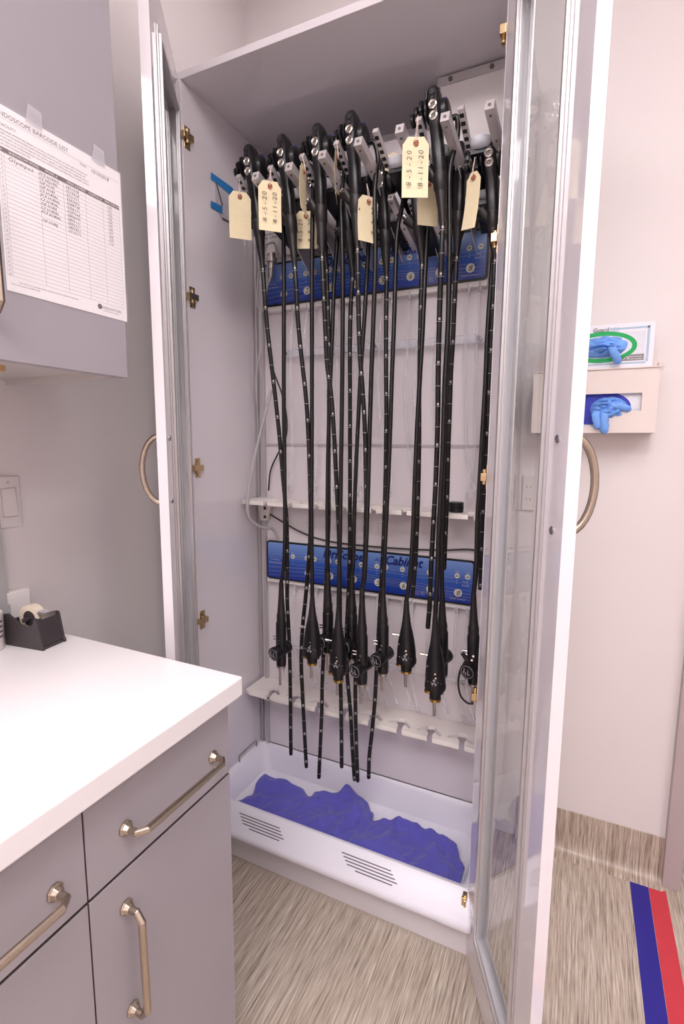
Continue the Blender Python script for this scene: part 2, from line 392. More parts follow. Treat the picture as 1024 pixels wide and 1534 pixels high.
# blue connector panels
BX = lambda i: .137+.0886*i            # channel i (0..7)
def conn_panel(zc, h, flip, name):
    x0, x1 = .053, .806; y = D-.03
    man = MB().box((x0-.005, y+.006, zc-h/2-.016), (x1+.0, D-.0005, zc+h/2)).build('manifold', 'white_plastic', cab, bevel=.003)
    bp = MB().loft([[Vector((p.x, yy, p.y)) for p in rrect(x0, zc-h/2, x1, zc+h/2, .012, 0)] for yy in (y+.006, y)]).build('connector_panel', 'foil_border', cab)
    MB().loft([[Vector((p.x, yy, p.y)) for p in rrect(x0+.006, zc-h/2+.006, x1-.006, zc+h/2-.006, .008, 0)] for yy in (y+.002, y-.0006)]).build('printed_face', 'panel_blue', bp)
    ln = MB(); yy = y-.0012
    def strip(fn, w, n=40, xa=x0+.008, xb=x1-.008):
        for k in range(n):
            a = xa+(xb-xa)*k/n; b = xa+(xb-xa)*(k+1)/n
            ln.face([(a, yy, fn(a)-w), (b, yy, fn(b)-w), (b, yy, fn(b)+w), (a, yy, fn(a)+w)])
    for q in range(6):
        strip(lambda x, q=q: zc-.048+.011*q+.012*math.sin((x-x0)*6.2+.35*q-.9)*(1.0-.12*q)+(.01 if q > 3 else 0), .00045+.00012*(q % 3))
    ln.build('printed_lines', 'marking_grey', bp)
    for i in range(8):
        x = BX(i)
        bd = MB().cyl((x, y-.0006, zc-.034), (x, y-.0022, zc-.034), .0125, n=24)
        bd = bd.build('number_badge', 'port_cream', bp)
        tx = MB(); text(tx, str(i+1), .023, (x-.0005, y-.0027, zc-.034-.008), (1, 0, 0), (0, 0, 1), 'CENTER', .25); tx.build('numeral', 'ink', bp)
        for dx in (0.000, .032):
            px_ = x-.004+dx
            pt = MB().ring((px_, y-.002, zc+.020), (0, 1, 0), .0065, .0022, 16, 6).cyl((px_, y-.0005, zc+.020), (px_, y-.003, zc+.020), .0065).build('port', 'port_cream', bp, smooth=True)
            MB().box((px_-.0035, y-.0042, zc+.0185), (px_+.0035, y-.003, zc+.0215)).build('port_slot', 'port_dark', bp)
    tx = MB()
    for i in range(8):
        for dx in (0, .032):
            text(tx, 'Dry' if dx == 0 else 'Port', .0075, (BX(i)-.004+dx, y-.0012, zc+.031), (1, 0, 0), (0, 0, 1), 'CENTER')
            for dz in (0, -.009): tx.box((BX(i)-.0055+dx, y-.0016, zc+.004+dz), (BX(i)-.0025+dx, y-.0011, zc+.006+dz))
    text(tx, 'Top Machine', .0078, (x0+.015, y-.0012, zc+.0), (1, 0, 0), (0, 0, 1)); text(tx, 'Bottom Machine', .0078, (x0+.011, y-.0012, zc-.011), (1, 0, 0), (0, 0, 1))
    text(tx, 'Top', .0078, (x1-.035, y-.0012, zc+.0), (1, 0, 0), (0, 0, 1)); text(tx, 'Bottom', .0078, (x1-.038, y-.0012, zc-.011), (1, 0, 0), (0, 0, 1))
    text(tx, 'cantel medical', .0085, (x1-.075, y-.0012, zc-.056), (1, 0, 0), (0, 0, 1), shear=.2)
    text(tx, 'Service: (800) 123', .0065, (BX(5)+.035, y-.0012, zc-.050), (1, 0, 0), (0, 0, 1)); text(tx, 'Tube 1/3 ID', .0065, (BX(5)+.04, y-.0012, zc-.057), (1, 0, 0), (0, 0, 1))
    tx.build('printed_text', 'marking_white', bp)
    tx = MB(); text(tx, 'DriScope', .041, (.285, y-.0014, zc+h/2-.039), (1, 0, 0), (0, 0, 1), shear=.28, space=.98, bold=.0011)
    text(tx, 'Aid\u00ae', .019, (.478, y-.0014, zc+h/2-.034), (1, 0, 0), (0, 0, 1), shear=.28); text(tx, 'Cabinet', .041, (.512, y-.0014, zc+h/2-.039), (1, 0, 0), (0, 0, 1), shear=.28, space=.98, bold=.0011)
    tx.build('title_lettering', 'print_navy', bp)
    return bp
conn_panel(1.889, .138, False, 'upper'); conn_panel(.935, .142, True, 'lower')
# clear air tubes below each panel
for zt, zb, lean in ((1.812, 1.195, .012), (.850, .475, .05)):
    for i in range(8):
        for j, dx in enumerate((0, .032)):
            x = BX(i)-.004+dx; rr = random.uniform
            if zt > 1.5:
                pth = [(x, D-.019, zt), (x+rr(-.002, .004), D-.040, zt-.12), (x+rr(-.004, .01), D-.042, zt-.3), (x+lean*.7*(1-j*1.3)+rr(0, .012), D-.036, zt-.48), (x+lean*1.6*(1-j*1.5)+rr(0, .03), D-.045, zb+rr(-.01, .02))]
                if i == 0: pth = [(x, D-.019, zt), (x+.002, D-.04, zt-.15), (x+.003, D-.04, zt-.35), (x+.004, D-.035, zt-.48), (x+(.012 if j == 0 else -.006), D-.035, zb)]
            else:
                pth = [(x, D-.019, zt), (x+.001, D-.034, zt-.08), (x+.002, D-.036, zt-.18), (x+.012+rr(0, .01), D-.038, zt-.27), (x+.05+rr(-.01, .02), D-.055-rr(0, .02), zb+.025+rr(-.005, .02))]
            P_ = smooth_path(pth, 6)
            tb = MB().tube(P_, .0042, 8).build('air_tube', 'clear_tube', cab, smooth=True)
            d = (P_[-1]-P_[-2]).normalized()
            MB().cyl(P_[-1]-d*.016, P_[-1]+d*.004, .0058, n=10).build('tube_fitting', 'clear_bar', tb, smooth=True)
            MB().cyl(P_[0]+Vector((0, 0, .004)), P_[0]-Vector((0, 0, .02)), .0065, n=10).build('tube_socket', 'clear_bar', tb, smooth=True)
# filter canister, hoses and cables, upper left
c0 = U(410, 335, 1, .29)
fc = MB().cyl((c0.x, .29, 1.975), (c0.x, .29, 2.14), .024, n=24).build('air_filter', 'white_plastic', cab, smooth=True)
fx = MB(); text(fx, 'IN  LINE', .013, (c0.x-.020, .2645, 2.015), (1, 0, 0), (0, 0, 1)); fx.box((c0.x-.019, .2650, 2.000), (c0.x+.019, .2655, 2.0015)); fx.box((c0.x-.019, .2650, 2.03), (c0.x+.019, .2655, 2.0315)); fx.build('filter_print', 'ink', fc)
q = c0.x
MB().body((q, .28, 1.985), (q-.004, .275, 1.90), [(0, .012, .012), (.25, .012, .012), (.27, .018, .018), (.45, .018, .018), (.47, .011, .011), (.7, .011, .011), (.72, .008, .008), (1, .007, .007)], 16).build('filter_fitting', 'brushed_steel', fc, smooth=True)
for col_, pl in (('hose_grey', [(q, .275, 1.91), (q-.02, .272, 1.87), (q-.045, .272, 1.80), (q-.048, .275, 1.68), (.045, .28, 1.60), (.04, .285, 1.50)]),
                 ('hose_grey', [(q+.02, .28, 1.96), (q+.01, .27, 2.005), (q-.035, .27, 1.98), (q-.052, .272, 1.90), (q-.06, .275, 1.83), (q-.045, .28, 1.80), (q-.03, .285, 1.86), (q-.026, .29, 1.95)])):
    MB().tube(smooth_path(pl, 8), .0045, 8).build('hose', col_, cab, smooth=True)
hp = [U(a, b, 1, y) for a, b, y in ((406, 585, .30), (392, 640, .26), (378, 700, .22), (371, 745, .20), (373, 775, .20), (392, 790, .25), (408, 792, .29), (417, 808, .31))]
MB().tube(smooth_path(hp, 8), .0055, 10).build('hose', 'hose_grey', cab, smooth=True)
cp = [U(a, b, 1, .322) for a, b in ((398, 420), (401, 520), (411, 560), (422, 590), (429, 625), (428, 655), (416, 680), (405, 705), (402, 735))] + [U(a, b, 1, .335) for a, b in ((404, 770), (425, 783), (450, 797), (480, 808), (520, 815), (600, 822), (660, 824), (700, 823), (722, 826))]
MB().tube(smooth_path(cp[:9], 5), .0028, 8).build('cable', 'cable_black', cab, smooth=True)
MB().tube(smooth_path(cp[9:], 5), .0028, 8).build('cable', 'cable_black', cab, smooth=True)
MB().tube(smooth_path([U(a, b, 1, .333) for a, b in ((430, 398), (442, 386), (460, 374), (480, 362))], 4), .0028, 8).build('cable', 'cable_black', cab, smooth=True)
# service box upper right and backing plate
p0 = U(660, 113, 1, .30); sb = MB().box((p0.x, .295, 2.02), (W-.001, D-.0005, H-.004)).build('service_box', 'white_plastic', cab, bevel=.004)
s = MB().box((p0.x-.006, .291, H-.026), (W-.001, .295, H-.004)); s.build('box_flange', 'aluminium', sb)
s = MB()
for x in (p0.x+.03, p0.x+.14): s.cyl((x, .291, H-.015), (x, .288, H-.015), .006)
s.build('box_screw', 'port_dark', sb)
bk = MB().box((.10, D-.012, 1.985), (p0.x-.02, D-.0005, 2.23)).build('backing_plate', 'back_laminate', cab, bevel=.003)
s = MB()
for x in (.165, .36, .56): s.ring((x, D-.014, 2.0), (0, 1, 0), .005, .002, 12, 6)
s.build('plate_screw', 'screw_metal', bk)

# hangers (front row and rear row)
def hanger(x, y, z, back, small=False):
    """long channel arm on the right, short ribbed arm on the left, white cup between"""
    k = .8 if small else 1
    dv = Vector((.020, back-y, -.105*k)); L = dv.length; n = dv.normalized()
    A = Vector((x, y, z)); B = A+dv
    w, hh = .0105*k, .012*k
    up = Vector((0, -n.z, n.y)).normalized(); X = Vector((1, 0, 0))
    ch = MB()
    prof = [(-w, -hh), (w, -hh), (w, hh), (-w, hh)]
    ch.prism([A+X*a+up*b for a, b in prof], B-A)
    h = ch.build('scope_hanger', 'arm_metal', cab, bevel=.0012)
    sc = MB()
    for s_ in (.05, .25, .5): c = A+dv*s_-up*(hh+.0004); sc.cyl(c+up*.001, c-up*.0012, .003)
    sc.build('arm_screw', 'port_dark', h)
    MB().cyl(A+n*.004-up*.001, A-n*.0012-up*.001, .0035).build('end_screw', 'port_dark', h)
    # gusset plate under the arm
    g0 = A+dv*.30-up*hh; g1 = B-up*hh; g2 = Vector((B.x+.002, B.y, B.z-.095*k)); g3 = Vector((B.x+.002, B.y-.03, B.z-.095*k))
    if not small: MB().prism([g0, g1, g2, g3], (.002, 0, 0)).build('gusset', 'arm_metal', h)
    # short arm
    sA = Vector((x-.066*k, y+.012, z+.018*k)); sd = Vector((.004, .075*k, -.045*k)); un = Vector((0, -sd.z, sd.y)).normalized()
    ar = MB().prism([sA+X*a+un*b for a, b in [(-.007*k, -.007*k), (.007*k, -.007*k), (.007*k, .007*k), (-.007*k, .007*k)]], sd)
    e = sA+sd; ar.prism([e+X*a+un*b for a, b in [(-.007*k, -.007*k), (.007*k, -.007*k), (.007*k, .007*k), (-.007*k, .007*k)]], Vector((.028*k, .03, -.014)))
    ar.build('short_arm', 'arm_metal', h, bevel=.001)
    rb = MB()
    for q in range(5):
        c = sA+sd*(.12+.2*q)-un*.0072*k
        rb.prism([c+X*-.005*k, c+X*.005*k, c+X*.005*k+sd.normalized()*.009*k, c+X*-.005*k+sd.normalized()*.009*k], un*-.0008)
    rb.build('arm_rib', 'black_plastic', h)
    # cup
    cc = Vector((x-.032*k, y+.085*k, z-.030*k)); rings = []
    for (r, dz) in ((.004, -.013), (.018, -.011), (.024, -.004), (.026, .007), (.0245, .007), (.022, -.002), (.015, -.008), (.003, -.010)):
        rings.append([cc+Vector((r*k*math.cos(2*PI*i/20), r*k*math.sin(2*PI*i/20), dz*k)) for i in range(20)])
    MB().loft(rings).build('cup', 'cup_white', h, smooth=True)
    MB().prism([cc+Vector((-.024*k, -.004, -.012)), cc+Vector((.024*k, -.004, -.012)), Vector((cc.x+.03*k, back, cc.z-.055)), Vector((cc.x-.03*k, back, cc.z-.055))], (0, 0, -.010)).build('cup_bracket', 'black_plastic', h)
for px_, py_ in ((382, 257), (432, 243), (482, 225), (536, 205), (598, 186), (666, 168), (733, 150)):
    p = U(px_, py_+6, 1, .02); hanger(p.x, .02, p.z, .335)
for px_, py_ in ((640, 300), (735, 255), (585, 295)):
    p = U(px_, py_, 1, .15); hanger(p.x, .15, p.z, .335, True)
MB().box((.09, D-.010, 2.06), (W-.005, D-.0005, 2.09)).build('hanger_rail', 'brushed_steel', cab)

# hinges
for z in (2.22, 1.785, 1.28, .79):
    for side in (0, 1):
        zz = z if side == 0 else {2.22: 2.22, 1.785: 1.81, 1.28: 1.282, .79: .735}[z]
        x = .0 if side == 0 else W; sg = 1 if side == 0 else -1
        h = MB()
        h.box((min(x, x+sg*.002), .006, zz-.030), (max(x, x+sg*.002), .030, zz+.030)); h.box((min(x, x+sg*.013), -.006, zz-.009), (max(x, x+sg*.013), .034, zz+.009))
        h.cyl((x+sg*.007, .012, zz-.018), (x+sg*.007, .012, zz+.018), .0055); h.cyl((x+sg*.003, .020, zz+.022), (x+sg*.0045, .020, zz+.022), .005)
        h.cyl((x+sg*.003, .020, zz-.022), (x+sg*.0045, .020, zz-.022), .005)
        h.build('hinge', 'hinge_metal', cab, bevel=.0012)
hz = MB(); x = W; zz = .170
hz.box((x-.013, -.02, zz-.008), (x-.001, .02, zz+.016)); hz.prism([(x-.008, -.022, zz+.01), (x-.001, -.022, zz+.01), (x-.001, -.022, zz-.05), (x-.005, -.022, zz-.05)], (0, .004, 0)); hz.cyl((x-.006, -.01, zz-.02), (x-.006, -.01, zz+.02), .006)
hz.build('hinge', 'hinge_metal', cab, bevel=.001)

# glass doors
def glass_door(hx, dirx, diry, nx, ny):
    """dir: from hinge to free edge; n: out of the inner face"""
    d = Vector((dirx, diry, 0)).normalized(); n = Vector((nx, ny, 0)).normalized(); Wd = .418; th = .021; z0, z1 = .012, 2.352; st = .076
    o = Vector((hx, -.002, 0))
    def bx(m, s0, s1, za, zb, n0, n1):
        p = [o+d*s+n*k for s, k in ((s0, n0), (s1, n0), (s1, n1), (s0, n1))]
        m.prism([Vector((q.x, q.y, za)) for q in p], (0, 0, zb-za))
    fr = MB()
    bx(fr, 0, Wd, z0, z0+.124, -th, 0); bx(fr, 0, Wd, z1-.11, z1, -th, 0)
    bx(fr, 0, st, z0+.124, z1-.11, -th, 0); bx(fr, Wd-st, Wd, z0+.124, z1-.11, -th, 0)
    door = fr.build('glass_door', 'white_laminate', cab)
    g = MB(); bx(g, st, Wd-st, z0+.124, z1-.11, -.012, -.0075); g.build('glass_pane', 'glass', door)
    b = MB(); lo, hi = z0+.116, z1-.10
    a0, a1 = st-.006, st+.020; c0, c1 = Wd-st-.012, Wd-st+.003
    for (s0, s1, za, zb) in ((a0, a1, lo, hi), (c0, c1, lo, hi), (a1, c0, lo, lo+.026), (a1, c0, hi-.026, hi)): bx(b, s0, s1, za, zb, .0002, .004)
    for (s0, s1, za, zb) in ((a0+.013, a1-.002, lo+.013, hi-.013), (c0+.002, c1-.006, lo+.013, hi-.013), (a1-.002, c0+.002, lo+.013, lo+.024), (a1-.002, c0+.002, hi-.024, hi-.013)): bx(b, s0, s1, za, zb, .004, .010)
    b.build('glazing_bead', 'aluminium', door, bevel=.0008)
    bo = MB(); 
    for (s0, s1, za, zb) in ((a0, a1, lo, hi), (c0, c1, lo, hi), (a1, c0, lo, lo+.026), (a1, c0, hi-.026, hi)): bx(bo, s0, s1, za, zb, -th-.004, -th-.0002)
    bo.build('glazing_bead', 'aluminium', door, bevel=.0008)
    sc = MB()
    zs = [.3+.47*i for i in range(5)]
    for z in zs:
        for s_ in (a0+.006,): c = o+d*s_+n*.004; sc.body(Vector((c.x, c.y, z)), Vector((c.x, c.y, z))+n*.003, [(0, .004, .004), (.6, .0038, .0038), (1, .002, .002)], 12)
    for s_ in (a1+.04, c0-.04): c = o+d*s_+n*.004; sc.body(Vector((c.x, c.y, lo+.006)), Vector((c.x, c.y, lo+.006))+n*.003, [(0, .004, .004), (.6, .0038, .0038), (1, .002, .002)], 12)
    sc.build('bead_screw', 'screw_metal', door, smooth=True)
    hs = MB()
    for z in (1.368, 1.222): c = o+d*(Wd-.038)+n*.0; hs.body(Vector((c.x, c.y, z)), Vector((c.x, c.y, z))+n*.004, [(0, .0065, .0065), (.5, .0065, .0065), (1, .003, .003)], 14)
    hs.build('handle_screw', 'screw_metal', door, smooth=True)
    c = o+d*(Wd-.038)-n*(th)
    pts = []
    for k in range(17):
        a = PI*k/16; pts.append(c-n*(.042*math.sin(a))+Vector((0, 0, 1.295+.078*math.cos(a))))
    MB().tube(pts, .0065, 12).build('handle', 'nickel', door, smooth=True)
    return door
dr = glass_door(W+.002, .425, -.905, -.905, -.425)
dl = glass_door(-.004, .2375, -.3464, .8247, .5655)

# ------------------------------------------------------------------ endoscopes
TUBE = {}
def strand(px, ya, yb):
    """list of (px, py) -> 3D, depth easing from ya to yb down the list"""
    ys = [p[1] for p in px]; lo, hi = ys[0], ys[-1]
    return [U(a, b, 1, ya+(yb-ya)*((b-lo)/(hi-lo))) for a, b in px]
def make_scope(label, T, K, yb, ins, yi, cord, yc, conn, ctype, yk, rot=0, R=.0064):
    """T,K: pixels of head top and tube start on plane y=yb; conn: (x, boot, top, bottom, rod) pixels"""
    A = U(T[0], T[1], 1, yb); B = U(K[0], K[1], 1, yb); L = (B-A).length; ax = (B-A).normalized()
    t = thing('endoscope', label, 'endoscope', A, 'flexible endoscopes hanging in the drying cabinet')
    X = Vector((1, 0, 0)); X = (X-ax*X.dot(ax)).normalized(); Y = ax.cross(X)
    if Y.y < 0: Y = -Y
    at = lambda s, x=0, y=0: A+ax*(L*s)+X*x+Y*y
    k = L/.32
    # control body: slab head, grip
    MB().body(A, B, [(0, .006, .010, 0, .0), (.015, .011, .020, 0, 0), (.05, .0150, .026, 0, 0), (.27, .0155, .027, 0, 0), (.31, .0150, .024, 0, 0), (.36, .0145, .018), (.5, .0145, .0165), (.62, .014, .0155), (.64, .013, .014)], 28, 3.2).build('control_body', 'black_plastic', t, smooth=True)
    # branch for the biopsy channel
    b0 = at(.70, -.004, 0); b1 = at(.585, -.030, -.004)
    br = MB().body(b0, b1, [(0, .006, .006), (.5, .011, .010), (1, .0145, .012)], 18, 2.6); br.build('biopsy_port', 'black_rubber', t, smooth=True)
    MB().body(b1, b1+(b1-b0).normalized()*.012, [(0, .005, .005), (.5, .004, .004), (.6, .0065, .0065), (1, .0065, .0065)], 14).build('port_cap', 'chrome', t, smooth=True)
    # boot
    MB().body(at(.62), at(1.0), [(0, .0135, .0135), (.02, .0165, .0165), (.10, .0175, .0175), (.33, .0165, .0165), (.36, .0145, .0145), (.40, .0140, .0140), (.70, .0105, .0105), (1, .0072, .0072)], 20).build('boot', 'black_rubber', t, smooth=True)
    mk = MB()
    for q in (-.3, 0, .3): mk.ball(at(.625, .014*math.sin(q), -.0145*math.cos(q)), .0012)
    mk.build('body_mark', 'marking_white', t)
    # valve cylinders on the front
    vr = MB(); vd = MB()
    for s_ in (.165, .245):
        c = at(s_, 0, -.026); vr.ring(c-Y*.002, Y, .0076, .0032, 20, 8); vd.cyl(c+Y*.001, c-Y*.0012, .0060)
    vr.build('valve_cylinder', 'chrome', t, smooth=True); vd.build('valve_opening', 'port_dark', t)
    MB().cyl(at(.07, 0, -.02), at(.07, 0, -.0275), .006).cyl(at(.115, 0, -.024), at(.115, 0, -.029), .0035).build('switch_button', 'black_rubber', t, smooth=True)
    # angulation knobs on the left
    yo = .008; kn = []
    for n_, (x0, x1, r, lobes) in enumerate(((-.017, -.024, .026, 0), (-.027, -.037, .029, 6), (-.040, -.049, .024, 5), (-.052, -.063, .015, 0))):
        c0, c1 = at(.135+.008*n_, x0, yo), at(.135+.008*n_, x1, yo); rings = []
        for w, sc_ in ((0, .88), (.2, 1), (.8, 1), (1, .88)):
            c = c0+(c1-c0)*w
            rings.append([c+Y*(r*sc_*(1-.13*(math.cos(lobes*a) < 0) if lobes else r*sc_/r)*math.cos(a) if True else 0)+ax*(r*sc_*(1-.13*(math.cos(lobes*a) < 0) if lobes else sc_)*math.sin(a)) for a in [2*PI*i/36 for i in range(36)]])
        MB().loft(rings).build('angulation_knob' if n_ != 0 else 'brake_lever', 'black_plastic', t, smooth=True)
    MB().cyl(at(.14, -.012, yo), at(.15, -.060, yo), .008).build('knob_shaft', 'brushed_steel', t)
    MB().body(at(.0, -.020, .004), at(.09, -.022, .006), [(0, .003, .005), (.3, .004, .006), (1, .004, .005)], 12).build('lock_lever', 'black_plastic', t, smooth=True)
    # round housing with the blue arc on the right and light-guide exit
    MB().body(at(.165, .010, .020), at(.165, .030, .020), [(0, .031, .031), (.6, .031, .031), (.9, .027, .027), (1, .020, .020)], 28).build('housing', 'black_plastic', t, smooth=True)
    arc = MB(); c = at(.165, .0235, .020); pa = []
    for q in range(9):
        a = -1.75+q*.12; pa.append(c+Y*(.0308*math.cos(a))+ax*(.0308*math.sin(a)))
    arc.tube(pa, .0022, 8).build('blue_marker', 'ring_blue', t, smooth=True)
    # insertion tube
    ip = smooth_path([B-ax*.012]+[B]+strand(ins, yb, yi)[0:], 8)
    ip = [p for i, p in enumerate(ip) if i == 0 or (p-ip[i-1]).length > 1e-5]
    tubeo = MB().tube(ip, R, 14).build('insertion_tube', 'tube_black', t, smooth=True)
    marks = MB(); acc = 0; nx = .03; cnt = 0
    for i in range(1, len(ip)):
        seg = (ip[i]-ip[i-1]).length
        while acc+seg > nx:
            p = ip[i-1]+(ip[i]-ip[i-1])*((nx-acc)/seg); dd = (ip[i]-ip[i-1]).normalized()
            marks.cyl(p-dd*.0004, p+dd*.0004, R+.00015, n=14)
            vdir = (CAMLOC-p); vdir = (vdir-dd*vdir.dot(dd)).normalized(); sx = dd.cross(vdir)
            if cnt % 2 == 0:
                cpt = p+vdir*(R+.0003)-dd*.006; w = .0022
                for q in (-1, 1): marks.face([cpt+sx*(q*.0014-.0009)-dd*.003, cpt+sx*(q*.0014+.0009)-dd*.003, cpt+sx*(q*.0014+.0009)+dd*.003, cpt+sx*(q*.0014-.0009)+dd*.003])
            cnt += 1; nx += .052
        acc += seg
    marks.build('depth_marking', 'marking_white', tubeo)
    e0, e1 = ip[-2], ip[-1]; dd = (e1-e0).normalized()
    MB().cyl(e1-dd*.001, e1+dd*.006, R*1.02, R*.9, 14).build('distal_tip', 'black_plastic', tubeo, smooth=True)
    # umbilical cord down to the light-guide connector
    cx, cb, ct, cbt, crod = conn
    Cb, Ct, Cc, Cr = (U(cx, v, 1, yk) for v in (cb, ct, cbt, crod))
    cl = strand(cord, yc, yk)
    exit_ = at(.20, .030, .034)
    s0 = cl[0]
    pp = [exit_-X*.010, exit_+X*.012, (exit_+s0)*.5+Vector((.012, .01, .02))] + cl + [Cb]
    MB().tube(smooth_path(pp, 8), R*.98, 14).build('umbilical_cord', 'tube_black', t, smooth=True)
    Lb = (Cr-Cb).length; dn = Vector((0, 0, -1)); g = lambda P: P
    hA = Ct-Cb; hB = Cc-Ct
    if ctype == 'A':
        MB().body(Cb, Ct, [(0, .0070, .0070), (.3, .0085, .0085), (.75, .0125, .0125), (.8, .0145, .0145), (.9, .0150, .0150), (.93, .0140, .0140), (1, .0160, .0160)], 20).build('connector_boot', 'black_rubber', t, smooth=True)
        co = MB().body(Ct, Cc, [(0, .0160, .0160), (.02, .0172, .0172), (.6, .0172, .0172), (.62, .0165, .0165), (.9, .0165, .0165), (1, .0155, .0155)], 22).build('light_guide_connector', 'black_plastic', t, smooth=True)
        m = Ct+hB*.66; off = Vector((-.008, -.018, 0)); m2 = m+off
        q0 = m2+Vector((-.003, -.014, -.004)); q1 = m2+Vector((.014, .052, .004))
        MB().body(q0, q1, [(0, .021, .021), (.03, .0222, .0222), (.18, .0222, .0222), (.2, .0205, .0205), (.8, .0195, .0195), (.82, .021, .021), (.97, .021, .021), (1, .0195, .0195)], 28).build('video_socket', 'black_plastic', co, smooth=True)
        dv = (q0-q1).normalized(); pr = MB(); pr.ring(q0+dv*.0004, dv, .0175, .0006, 24, 5)
        ux, uy, _ = frame(dv)
        for n_, (a, b, s1, s2) in enumerate(((-.008, .004, .0012, .006), (-.004, -.005, .0012, .004), (.002, 0, .0010, .009), (.008, .003, .0014, .004), (.006, -.007, .0012, .002), (-.010, -.002, .0008, .003))):
            c = q0+dv*.0008+Vector((a, 0, b)); pr.box((c.x-s1, c.y-.0004, c.z-s2), (c.x+s1, c.y+.0004, c.z+s2))
        pr.build('socket_print', 'marking_grey', co)
        pn = MB().cyl(Ct+hB*.35+Vector((-.016, 0, 0)), Ct+hB*.35+Vector((-.030, -.002, 0)), .0022).cyl(Ct+hB*.42+Vector((-.016, 0, 0)), Ct+hB*.42+Vector((-.029, -.002, 0)), .0022)
        pn.cyl(Ct+hB*.38+Vector((.003, -.017, 0)), Ct+hB*.38+Vector((.003, -.021, .001)), .003).cyl(Ct+hB*.47+Vector((-.001, -.017, 0)), Ct+hB*.47+Vector((-.001, -.021, .001)), .003)
        pn.build('connector_pin', 'chrome', co, smooth=True)
        MB().body(Cc+hB*.0, Cc+hB*.05, [(0, .0155, .0155), (1, .0150, .0150)], 22).build('steel_collar', 'brushed_steel', co, smooth=True)
        MB().cyl(Cc+Vector((-.004, 0, .004)), Cr+Vector((-.004, 0, 0)), .0042, n=14).body(Cc+Vector((.009, 0, .003)), Cc+(Cr-Cc)*.42+Vector((.009, 0, 0)), [(0, .0032, .0032), (.5, .0028, .0028), (.55, .0018, .0018), (1, .0008, .0008)], 10).build('light_guide_rod', 'brushed_steel', co, smooth=True)
    else:
        Ctot = Cc-Ct
        MB().body(Cb, Ct, [(0, .0070, .0070), (.4, .0090, .0090), (.8, .0125, .0125), (1, .0150, .0150)], 22).build('connector_boot', 'black_rubber', t, smooth=True)
        co = MB().body(Ct, Cc, [(0, .0150, .0150), (.12, .0190, .0185), (.3, .0240, .0225), (.5, .0272, .0250), (.66, .0280, .0260), (.70, .0295, .0275), (.76, .0300, .0280), (.80, .0285, .0265), (.81, .0240, .0225), (.86, .0235, .0220), (.87, .0165, .0165), (.96, .0160, .0160), (1, .0150, .0150)], 28).build('light_guide_connector', 'black_plastic', t, smooth=True)
        MB().body(Cc-hB*.035, Cc+hB*.015, [(0, .0166, .0166), (1, .0160, .0160)], 22).body(Ct+hB*.805+Vector((-.016, -.012, 0)), Ct+hB*.85+Vector((-.016, -.012, 0)), [(0, .012, .009), (1, .012, .009)], 16).build('gold_ring', 'gold', co, smooth=True)
        pn = MB()
        for a, s_ in ((-.6, .35), (.25, .45), (.3, .52)):
            c = Ct+hB*s_; r_ = .0255+.03*(s_-.35)*.4; pn.cyl(c+Vector((r_*math.sin(a), -r_*math.cos(a)*.96, 0)), c+Vector((r_*1.12*math.sin(a), -r_*1.1*math.cos(a), 0)), .0026)
        c = Ct+hB*.20; pn.body(c+Vector((-.018, -.004, 0)), c+Vector((-.040, -.008, .001)), [(0, .003, .003), (.4, .003, .003), (.45, .0052, .0052), (1, .0052, .0052)], 12)
        for q in range(5):
            a = -.5+.33*q; c = Ct+hB*.62; pn.ball(c+Vector((.0288*math.sin(a), -.0268*math.cos(a), .002*math.sin(9*q))), .0012)
        pn.build('connector_pin', 'chrome', co, smooth=True)
        pr = MB(); c = Ct+hB*.60; pr.cyl(c+Vector((.004, -.0262, .004)), c+Vector((.004, -.0275, .004)), .0036, n=12)
        for sg in (-1, 1): pr.prism([c+Vector((.004, -.0268, -.001)), c+Vector((.004+sg*.008, -.0262, -.006)), c+Vector((.004+sg*.004, -.0268, -.012))], (0, -.0008, 0))
        pr.build('socket_print', 'marking_grey', co)
        MB().cyl(Cc+Vector((-.003, 0, .004)), Cr+Vector((-.003, 0, 0)), .0044, n=14).build('light_guide_rod', 'brushed_steel', co, smooth=True)
    return t
FY, RY = .075, .150
make_scope('leftmost black endoscope, its round plug lowest left over the bottom rack', (375, 219), (393, 398), FY,
    [(396, 440), (400, 490), (408, 560), (417, 640), (424, 720), (429, 780), (430, 850), (430, 900), (433, 960), (434.5, 1020), (435, 1080), (435.5, 1128)], .178,
    [(424, 320), (425, 400), (425, 480), (425, 600), (426, 700), (426.5, 800), (424.5, 850)], .10, (421, 872, 932, 996, 1026), 'A', .118)
make_scope('second black endoscope from the left, with bulb-shaped plug beside the leftmost round plug', (425, 204), (441, 396), FY,
    [(443.5, 430), (446, 480), (452, 540), (458.5, 600), (462, 660), (464, 720), (465, 780), (463.5, 820), (458, 890), (453, 940), (451, 990), (453, 1040), (456, 1100), (458.5, 1147)], .178,
    [(468, 315), (467, 400), (467, 520), (467, 640), (466.5, 760), (467, 850)], .10, (467.5, 896, 927, 994, 1016), 'B', .118)
make_scope('third front endoscope from the left, tag hung in profile beside its head', (478, 188), (482, 380), FY,
    [(484, 430), (487, 488), (489.5, 543), (496, 594), (500, 650), (504, 730), (507, 790), (508.5, 860), (509, 940), (510, 1020), (511, 1090), (511.5, 1147)], .172,
    [(511, 300), (513, 400), (513, 480), (512, 600), (510.5, 700), (509, 800), (507.5, 870)], .10, (506.5, 912, 946, 1019, 1041), 'B', .118)
